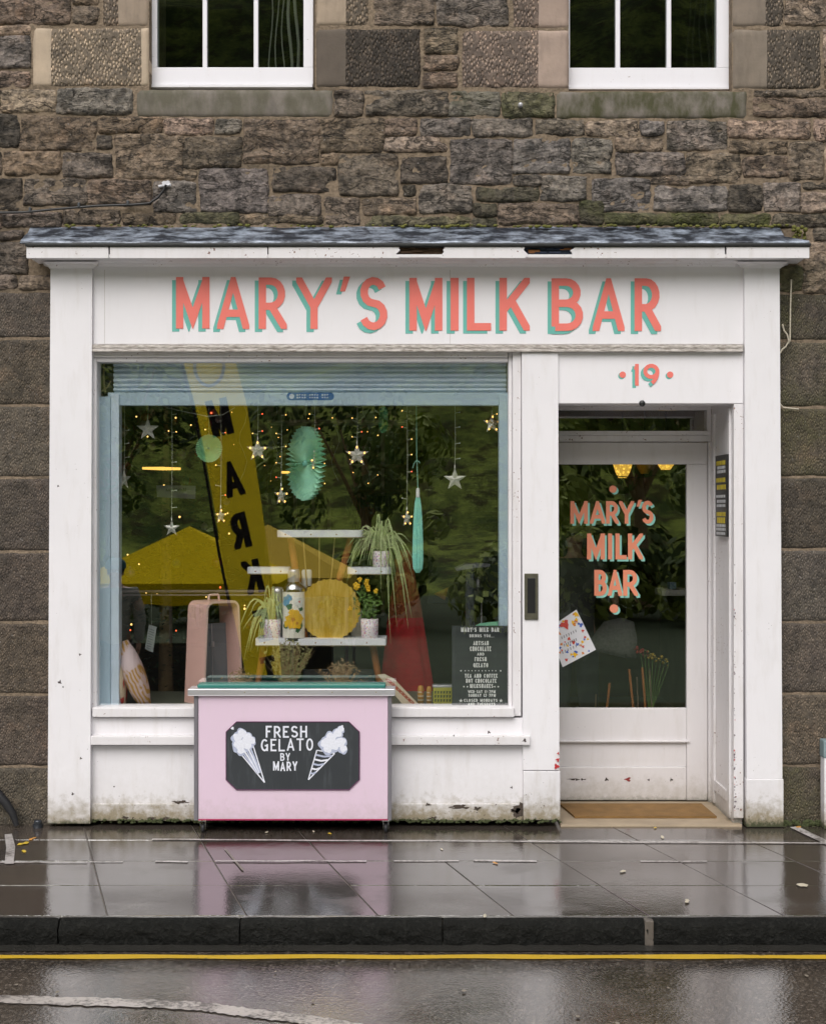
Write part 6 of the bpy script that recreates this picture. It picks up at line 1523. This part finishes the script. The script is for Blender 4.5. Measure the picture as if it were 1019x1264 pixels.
# ------------------------------------------------------------------ people (seen in and through the glass)
def person(name, loc, height, rot, label, coat, hair, legs, hat=None, holds=False):
    s = height/1.7; t = thing(name, loc, label, 'person')
    def sk(objname, verts, edges, mat, sub=2, root=0):
        me = bpy.data.meshes.new(objname); me.from_pydata([Vector(v[:3])*s for v in verts], edges, []); o = bpy.data.objects.new(objname, me); link(o, t); ORG[o] = Vector(loc)
        mo = o.modifiers.new('skin', 'SKIN'); lay = me.skin_vertices[0].data
        for i, v in enumerate(verts): lay[i].radius = (v[3]*s, (v[4] if len(v) > 4 else v[3])*s); lay[i].use_root = (i == root)
        mo.use_smooth_shade = True; su = o.modifiers.new('smooth', 'SUBSURF'); su.levels = sub; su.render_levels = sub
        me.materials.append(mat); return o
    # body: pelvis, chest, neck, head, legs to the feet, arms to the wrists
    el = (.30, -.02, 1.14); 
    V = [(0, 0, .96, .125, .10), (0, 0, 1.14, .12, .09), (0, .01, 1.34, .15, .10), (0, .015, 1.44, .085, .07), (0, .0, 1.50, .050, .050), (0, -.015, 1.58, .075, .085), (0, -.012, 1.65, .068, .082),
         (.09, 0, .90, .085, .085), (.10, -.01, .50, .060, .060), (.10, .02, .10, .042, .045), (.11, -.10, .04, .04, .03), (-.09, 0, .90, .085, .085), (-.10, -.01, .50, .060, .060), (-.10, .02, .10, .042, .045), (-.11, -.10, .04, .04, .03),
         (.17, .015, 1.40, .060, .055), (.23, .03, 1.14, .047, .047), (.235, -.06 if not holds else -.16, .90 if not holds else 1.22, .034, .032), (-.17, .015, 1.40, .060, .055), (-.23, .03, 1.14, .047, .047), (-.235, -.05, .90, .034, .032)]
    Ed = [(0, 1), (1, 2), (2, 3), (3, 4), (4, 5), (5, 6), (0, 7), (7, 8), (8, 9), (9, 10), (0, 11), (11, 12), (12, 13), (13, 14), (2, 15), (15, 16), (16, 17), (2, 18), (18, 19), (19, 20)]
    b = sk('body', V, Ed, M_SKIN)
    CV = [(0, 0, .80, .175, .135), (0, 0, .98, .16, .125), (0, 0, 1.16, .15, .115), (0, .01, 1.34, .17, .12), (0, .012, 1.43, .11, .09), (.18, .015, 1.39, .082, .075), (.24, .03, 1.14, .066, .066), V[17][:3]+(.055, .052), (-.18, .015, 1.39, .082, .075), (-.24, .03, 1.14, .066, .066), V[20][:3]+(.055, .052)]
    sk('coat', CV, [(0, 1), (1, 2), (2, 3), (3, 4), (3, 5), (5, 6), (6, 7), (3, 8), (8, 9), (9, 10)], coat)
    sk('trousers', [(0, 0, .90, .13, .11), (.09, 0, .84, .098, .095), (.10, -.01, .50, .076, .074), (.10, .015, .10, .068, .066), (-.09, 0, .84, .098, .095), (-.10, -.01, .50, .076, .074), (-.10, .015, .10, .068, .066)], [(0, 1), (1, 2), (2, 3), (0, 4), (4, 5), (5, 6)], legs)
    for sx in (1, -1):
        sk('shoe', [(.11*sx, .05, .045, .045, .04), (.112*sx, -.06, .04, .045, .034), (.114*sx, -.14, .032, .036, .024)], [(0, 1), (1, 2)], M_BLACK)
        w0 = Vector(V[17][:3] if sx > 0 else V[20][:3]); hv = [(w0.x, w0.y, w0.z, .026, .022), (w0.x+.004*sx, w0.y-.02, w0.z-.06, .034, .018)]; he = [(0, 1)]
        for f in range(4):
            i0 = len(hv); off = (f-1.5)*.015; ln = (.062, .074, .078, .066)[f]
            hv += [(w0.x+.006*sx, w0.y-.03+off, w0.z-.085, .0095, .009), (w0.x, w0.y-.036+off, w0.z-.085-ln*.5, .0085, .0085), (w0.x-.012*sx, w0.y-.04+off, w0.z-.085-ln*.9, .0075, .0075)]; he += [(1, i0), (i0, i0+1), (i0+1, i0+2)]
        i0 = len(hv); hv += [(w0.x-.01*sx, w0.y-.055, w0.z-.05, .011, .010), (w0.x-.022*sx, w0.y-.068, w0.z-.085, .009, .009)]; he += [(1, i0), (i0, i0+1)]
        sk('hand', hv, he, M_SKIN, 1)
    Lc = Vector(loc); m = MB(); hd_ = Lc+Vector((0, -.015, 1.60))*s
    for sx in (-1, 1): m.sphere(hd_+Vector((.031*sx, -.078, .004))*s, .011*s, 8, 0); m.sphere(hd_+Vector((.031*sx, -.086, .004))*s, .005*s, 6, 1)
    m.build('eyes', [M_WFLOWER, M_HAIR], t)
    m = MB(); m.sphere(hd_+Vector((0, -.090, -.022))*s, .014*s, 8, 0, (.8, 1.1, 1.5))
    for sx in (-1, 1): m.sphere(hd_+Vector((.074*sx, .005, -.01))*s, .022*s, 8, 0, (.4, .8, 1.3))
    m.build('nose_and_ears', M_SKIN, t)
    m = MB(); m.sphere(hd_+Vector((0, -.082, -.058))*s, .018*s, 8, 0, (1.3, .5, .35)); m.build('mouth', simple('lips', (.34, .12, .10), .5), t)
    m = MB(); m.sphere(hd_+Vector((0, .018, .032))*s, .098*s, 16, 0, (.92, 1.0, 1.0))
    if hair:
        for sx in (-1, 1): m.sphere(hd_+Vector((.066*sx, .03, -.06))*s, .058*s, 10, 0, (.7, 1, 2.0))
    m.build('hair', M_HAIR, t)
    if hat:
        m = MB(); n = 18; vs = []
        for r_, h in ((.100, .030), (.106, .045), (.105, .075), (.090, .110), (.05, .135), (.0, .14)):
            for k in range(n): a = 2*math.pi*k/n; vs.append(hd_+Vector((r_*math.cos(a), .010+r_*1.05*math.sin(a), h))*s)
        m.add(vs, [(j*n+k, j*n+(k+1) % n, (j+1)*n+(k+1) % n, (j+1)*n+k) for j in range(5) for k in range(n)], 0, True); m.build('beanie', hat, t)
    t.rotation_euler = (0, 0, rot)
    return t
person('person', (-3.0, -6.8, slope_z(-6.8)), 1.72, rad(178), 'person in grey hooded coat and teal beanie out in the street, mirrored in the window', M_COAT, False, M_JEANS, M_TEALWOOL)
person('person', (1.02, 1.55, 0), 1.60, rad(8), 'dark haired person in a dark grey coat standing inside behind the door glass', M_BLACKCOAT, True, M_JEANS, None, True)

# ------------------------------------------------------------------ market stalls and flag across the road (mirrored in the window)
def tent(cx_, cy_, w, zg, he, hp, mat, label):
    t = thing('market_tent', (cx_, cy_, zg), label, 'tent', 'market tents across the road'); m = MB(); h = w/2
    for a, b in (((-h, -h), (h, -h)), ((h, -h), (h, h)), ((h, h), (-h, h)), ((-h, h), (-h, -h))):
        n = 8; ap = Vector((cx_, cy_, zg+hp))
        for i in range(n):
            p = Vector((cx_+a[0]+(b[0]-a[0])*i/n, cy_+a[1]+(b[1]-a[1])*i/n, zg+he)); q = Vector((cx_+a[0]+(b[0]-a[0])*(i+1)/n, cy_+a[1]+(b[1]-a[1])*(i+1)/n, zg+he))
            m.poly([p, q, ap]); m.quad(p, q, q-Vector((0, 0, .28+.03*(i % 2))), p-Vector((0, 0, .28+.03*((i+1) % 2))))
    m.build('canopy', mat, t)
    for sx in (-1, 1):
        for sy in (-1, 1):
            m = MB(); m.box(cx_+sx*(h-.05)-.025, cx_+sx*(h-.05)+.025, cy_+sy*(h-.05)-.025, cy_+sy*(h-.05)+.025, zg, zg+he, .005); m.build('leg', M_ALU, t)
    m = MB(); m.box(cx_-h*.8, cx_+h*.8, cy_+h*.6, cy_+h*.95, zg, zg+.85, .01); m.build('counter', simple('stall_cloth', (.06, .06, .055), .9), t)
zg = zq
tent((233-CX)/F*21, -13.5, 2.9, zg, 1.72, 2.50, M_TENT, 'bright yellow market tent with a pointed roof across the road')
tent((330-CX)/F*24, -16.5, 2.9, zg, 1.66, 2.50, M_TENT2, 'ochre market tent standing behind the bright yellow one')
# feather flag
ft = thing('feather_flag', ((300-CX)/F*17, -9.5, slope_z(-9.5)), 'tall leaning yellow feather flag reading MARKET beside the road', 'flag')
vd = 17.0
def FP(x, y, dY=0.0): return Vector(((x-CX)/F*vd, -9.5+dY, EYE-(y-CZ)/F*vd))
lft = [(212, 330), (220, 400), (226, 447), (240, 500), (252, 560), (262, 620), (272, 680), (284, 740), (296, 800), (312, 880)]
rgt = [(262, 330), (278, 400), (290, 447), (304, 500), (313, 560), (322, 620), (330, 680), (338, 740), (344, 800), (350, 880)]
m = MB()
for i in range(len(lft)-1): m.quad(FP(*lft[i], .03*math.sin(i)), FP(*rgt[i], -.03*math.sin(i)), FP(*rgt[i+1], -.03*math.sin(i+1)), FP(*lft[i+1], .03*math.sin(i+1)))
m.build('flag_cloth', M_FLAG, ft, fix=False)
m = MB(); m.tube([FP(x-3, y) for x, y in lft]+[FP(320, 940)], .018, 8); m.build('pole', M_BLACK, ft)
m = MB(); m.box(FP(300, 940).x-.25, FP(340, 940).x+.25, -9.7, -9.3, slope_z(-9.5), slope_z(-9.5)+.06, .01); m.build('base', M_BLACK, ft)
m = MB(); rot_ = rad(13)
for k, (ch, x, y, w__, h__) in enumerate((('M', 271, 515, 27, 46), ('A', 287, 591, 24, 44), ('R', 296, 655, 22, 44), ('K', 312, 712, 22, 42), ('E', 324, 772, 18, 40), ('T', 333, 830, 18, 40))):
    for q, poly in enumerate(glyph(ch, w__/h__, .2)):
        pts = []
        for u_, v_ in poly:
            dx = (w__/2-u_*h__); dy = -(v_-.5)*h__
            pts.append(FP(x+dx*math.cos(-rot_)-dy*math.sin(-rot_), y+dx*math.sin(-rot_)+dy*math.cos(-rot_), .045+.0005*q))
        m.poly(pts)
m.build('flag_letters', M_BLACK, ft, fix=False)
m = MB(); n = 20
for i in range(n):
    a0, a1 = 2*math.pi*i/n, 2*math.pi*(i+1)/n
    m.quad(FP(258+20*math.cos(a0), 452+26*math.sin(a0), .05), FP(258+20*math.cos(a1), 452+26*math.sin(a1), .05), FP(258+16*math.cos(a1), 452+22*math.sin(a1), .05), FP(258+16*math.cos(a0), 452+22*math.sin(a0), .05))
m.build('flag_ring', M_ALU, ft, fix=False)

# trees and shrubs at the foot of the hill (mirrored in the glass)
def leafy(name, label, cat, group, h, r_, zc, n, seed, trunk):
    t = thing(name, (0, 0, 0), label, cat, group); rr = random.Random(seed)
    if trunk:
        m = MB(); m.tube([(0, 0, 0), (.1, .05, h*.35), (.0, .1, h*.7)], [.22, .15, .05], 8)
        for k in range(5): a = k*1.3; m.tube([(.05, .05, h*.3+.1*k), (math.cos(a)*r_*.6, math.sin(a)*r_*.6, zc+.2*k)], [.09, .02], 6)
        m.build('trunk', M_TWIG, t)
    cl = [(Vector((rr.gauss(0, .45)*r_, rr.gauss(0, .45)*r_, zc+rr.gauss(0, .42)*(h-zc))), rr.uniform(.28, .5)*r_, rr.randrange(3)) for _ in range(16)]
    m = MB()
    for k in range(n):
        c, q, mi = rr.choice(cl); d = Vector((rr.gauss(0, 1), rr.gauss(0, 1), rr.gauss(0, 1))).normalized(); p = c+d*q*rr.uniform(.6, 1.0)
        if p.z < .1: continue
        u_ = d.orthogonal().normalized(); v_ = (d+Vector((rr.uniform(-.8, .8), rr.uniform(-.8, .8), rr.uniform(-.8, .8)))).cross(u_).normalized(); l = rr.uniform(.10, .20)
        m.poly([p-u_*l, p-v_*l*.5, p+u_*l, p+v_*l*.5], mi)
    m.build('crown', [M_TREEA, M_TREEB, M_TREEC], t, kind='stuff', fix=False); return t
M_TREEA = simple('tree_leaf_mid', (.17, .25, .05), .8, .4, 3); M_TREEB = simple('tree_leaf_light', (.34, .42, .08), .8, .4, 3); M_TREEC = simple('tree_leaf_dark', (.08, .13, .03), .8, .4, 3)
tr_ = leafy('broadleaf_tree', 'leafy green tree at the foot of the grassy hill across the square', 'tree', 'trees at the foot of the hill', 8.5, 2.6, 5.4, 2600, 5, True)
sh_ = leafy('shrub', 'dense green shrub at the foot of the grassy hill across the square', 'shrub', 'shrubs at the foot of the hill', 2.4, 1.6, 1.1, 1500, 6, False)
rr = random.Random(70)
for k in range(9):
    o = tr_ if k == 0 else copy_tree(tr_); o.location = (-26+6.2*k+rr.uniform(-1.5, 1.5), -31-rr.uniform(0, 9), zq-.02); o.rotation_euler = (0, 0, rr.uniform(0, 6.28)); q = rr.uniform(.75, 1.2); o.scale = (q, q, q)
for k in range(15):
    o = sh_ if k == 0 else copy_tree(sh_); o.location = (-22+3.0*k+rr.uniform(-.8, .8), -25-rr.uniform(0, 3), zq-.02); o.rotation_euler = (0, 0, rr.uniform(0, 6.28)); q = rr.uniform(.7, 1.35); o.scale = (q, q, q)

# ================================================================== SMALL THINGS ON THE GROUND
# black hose end at the left, a bollard-like white board at the right edge
t_ = thing('black_hose', P(0, 1015, -.06), 'thick black rubber hose curving down to the pavement at the left edge', 'hose')
m = MB(); pts = [(-70, 935), (-45, 945), (-20, 962), (-4, 978), (8, 992), (16, 1004), (21, 1019)]; m.tube([P(x, y, -.075) for x, y in pts], [.026, .026, .026, .025, .023, .02, .014], 12); m.build('hose', M_RUBBER, t_)
m = MB(); c = Vector((PX(47, -.07), -.07, 0)); m.lathe([(.024, 0), (.027, .012), (.027, .02)], c, 16); m.lathe([(.021, .02), (.021, .036), (.017, .042), (0, .042)], c, 16); tag(m.build('drain_cap', simple('dark_cap', (.05, .055, .065), .25, .3, metal=.5)), 'small dark metal cap on the pavement at the foot of the left pilaster', 'cap')
t_ = thing('white_post', (PX(1030, -.05), -.05, 0), 'white post with a blue-grey head cut off by the right edge', 'post')
m = MB(); m.box(PX(1016.5, -.1), PX(1048, -.1), -.10, -.03, 0, PZ(936, -.1), .004); m.build('post', M_WHITE, t_)
m = MB(); m.box(PX(1015.5, -.1), PX(1049, -.1), -.105, -.025, PZ(936, -.1)+.001, PZ(914, -.1), .008); m.build('post_head', simple('blue_grey_head', (.20, .27, .29), .5), t_)
m = MB(); pts = [(965, 400), (967, 408), (971, 413), (973, 421), (969, 428), (965, 431), (962, 436)]; t_ = thing('white_wire', P(968, 415, -.03), 'loose white wire curling from behind the right pilaster', 'wire')
m.tube([P(x, y, -.035) for x, y in pts], .0042, 6); dw = simple('dirty_wire', (.50, .45, .36), .7, .3, 60); m.build('wire_curl', dw, t_); m = MB(); m.tube([P(976, 345, -.028), P(975, 375, -.028), P(974.5, 420, -.028), P(972, 424, -.03)], .004, 6); m.build('wire_run', dw, t_); m = MB(); m.tube([P(962, 498, -.03), P(966, 503, -.032), P(985, 505, -.032)], .004, 5); m.build('wire_end', dw, t_)
# fallen leaves and crumbs
rr = random.Random(90)
lf = [(29, 1041, .05, 'bright yellow fallen leaf by the white paint patch at the left'), (40, 1035, .035, 'small orange fallen leaf near the foot of the left pilaster'), (30, 1050.5, .03, 'pale flat fallen leaf just below the bright yellow one'), (407, 1028.5, .022, 'yellow fallen leaf under the cart'), (329, 1027, .016, 'pale leaf scrap under the left half of the cart'),
      (387, 1026, .018, 'pale leaf scrap under the right half of the cart'), (808, 1021.5, .02, 'yellow scrap on the pavement before the doorway'), (817, 1033, .03, 'pale leaf before the doorway near the white line'), (611, 1065, .03, 'tan leaf on the slabs below the middle pilaster'), (768, 1075, .03, 'white scrap on the slabs below the door'), (847, 1112, .03, 'pale leaf near the kerb below the door'),
      (989, 1092, .045, 'pale leaf on the dark slabs at the right'), (985, 1020.5, .03, 'pink scrap at the foot of the wall on the right'), (545, 1048, .02, 'white scrap beside the cart reflection'), (598, 1130, .022, 'white scrap near the kerb')]
lm = [simple('leaf_yellow', (.60, .42, .04), .4, .2, 60), simple('leaf_orange', (.55, .26, .06), .4, .2, 60), simple('leaf_pale', (.52, .47, .36), .4, .2, 60)]
for x, y, sz_, lb in lf:
    c = G(x, y, .006); m = MB(); a = rr.uniform(0, 3); n = 8; pts = []
    for i in range(n):
        th = 2*math.pi*i/n; r_ = sz_*(.5+.25*math.cos(2*th)+rr.uniform(-.1, .1)); pts.append(c+Vector((r_*math.cos(th+a)*.8, r_*math.sin(th+a)*1.6, -.002+.003*rr.random())))
    ctr = c+Vector((0, 0, .003))
    for i in range(n): m.poly([ctr, pts[i], pts[(i+1) % n]])
    mi = 0 if 'yellow' in lb else 1 if ('orange' in lb or 'pink' in lb or 'tan' in lb) else 2
    tag(m.build('fallen_leaf', lm[mi], fix=False), lb, 'leaf', 'leaves and scraps on the wet pavement')
m = MB()
for k in range(12):
    c = G(rr.uniform(-30, 1050), rr.uniform(1195, 1275), RZ+.004); r_ = rr.uniform(.003, .008)
    m.poly([c+Vector((r_*math.cos(i*1.05)*rr.uniform(.7, 1.3), 1.8*r_*math.sin(i*1.05), .003)) for i in range(6)])
m.build('road_grit', simple('grit', (.22, .19, .15), .6), None, None, 'stuff', False)
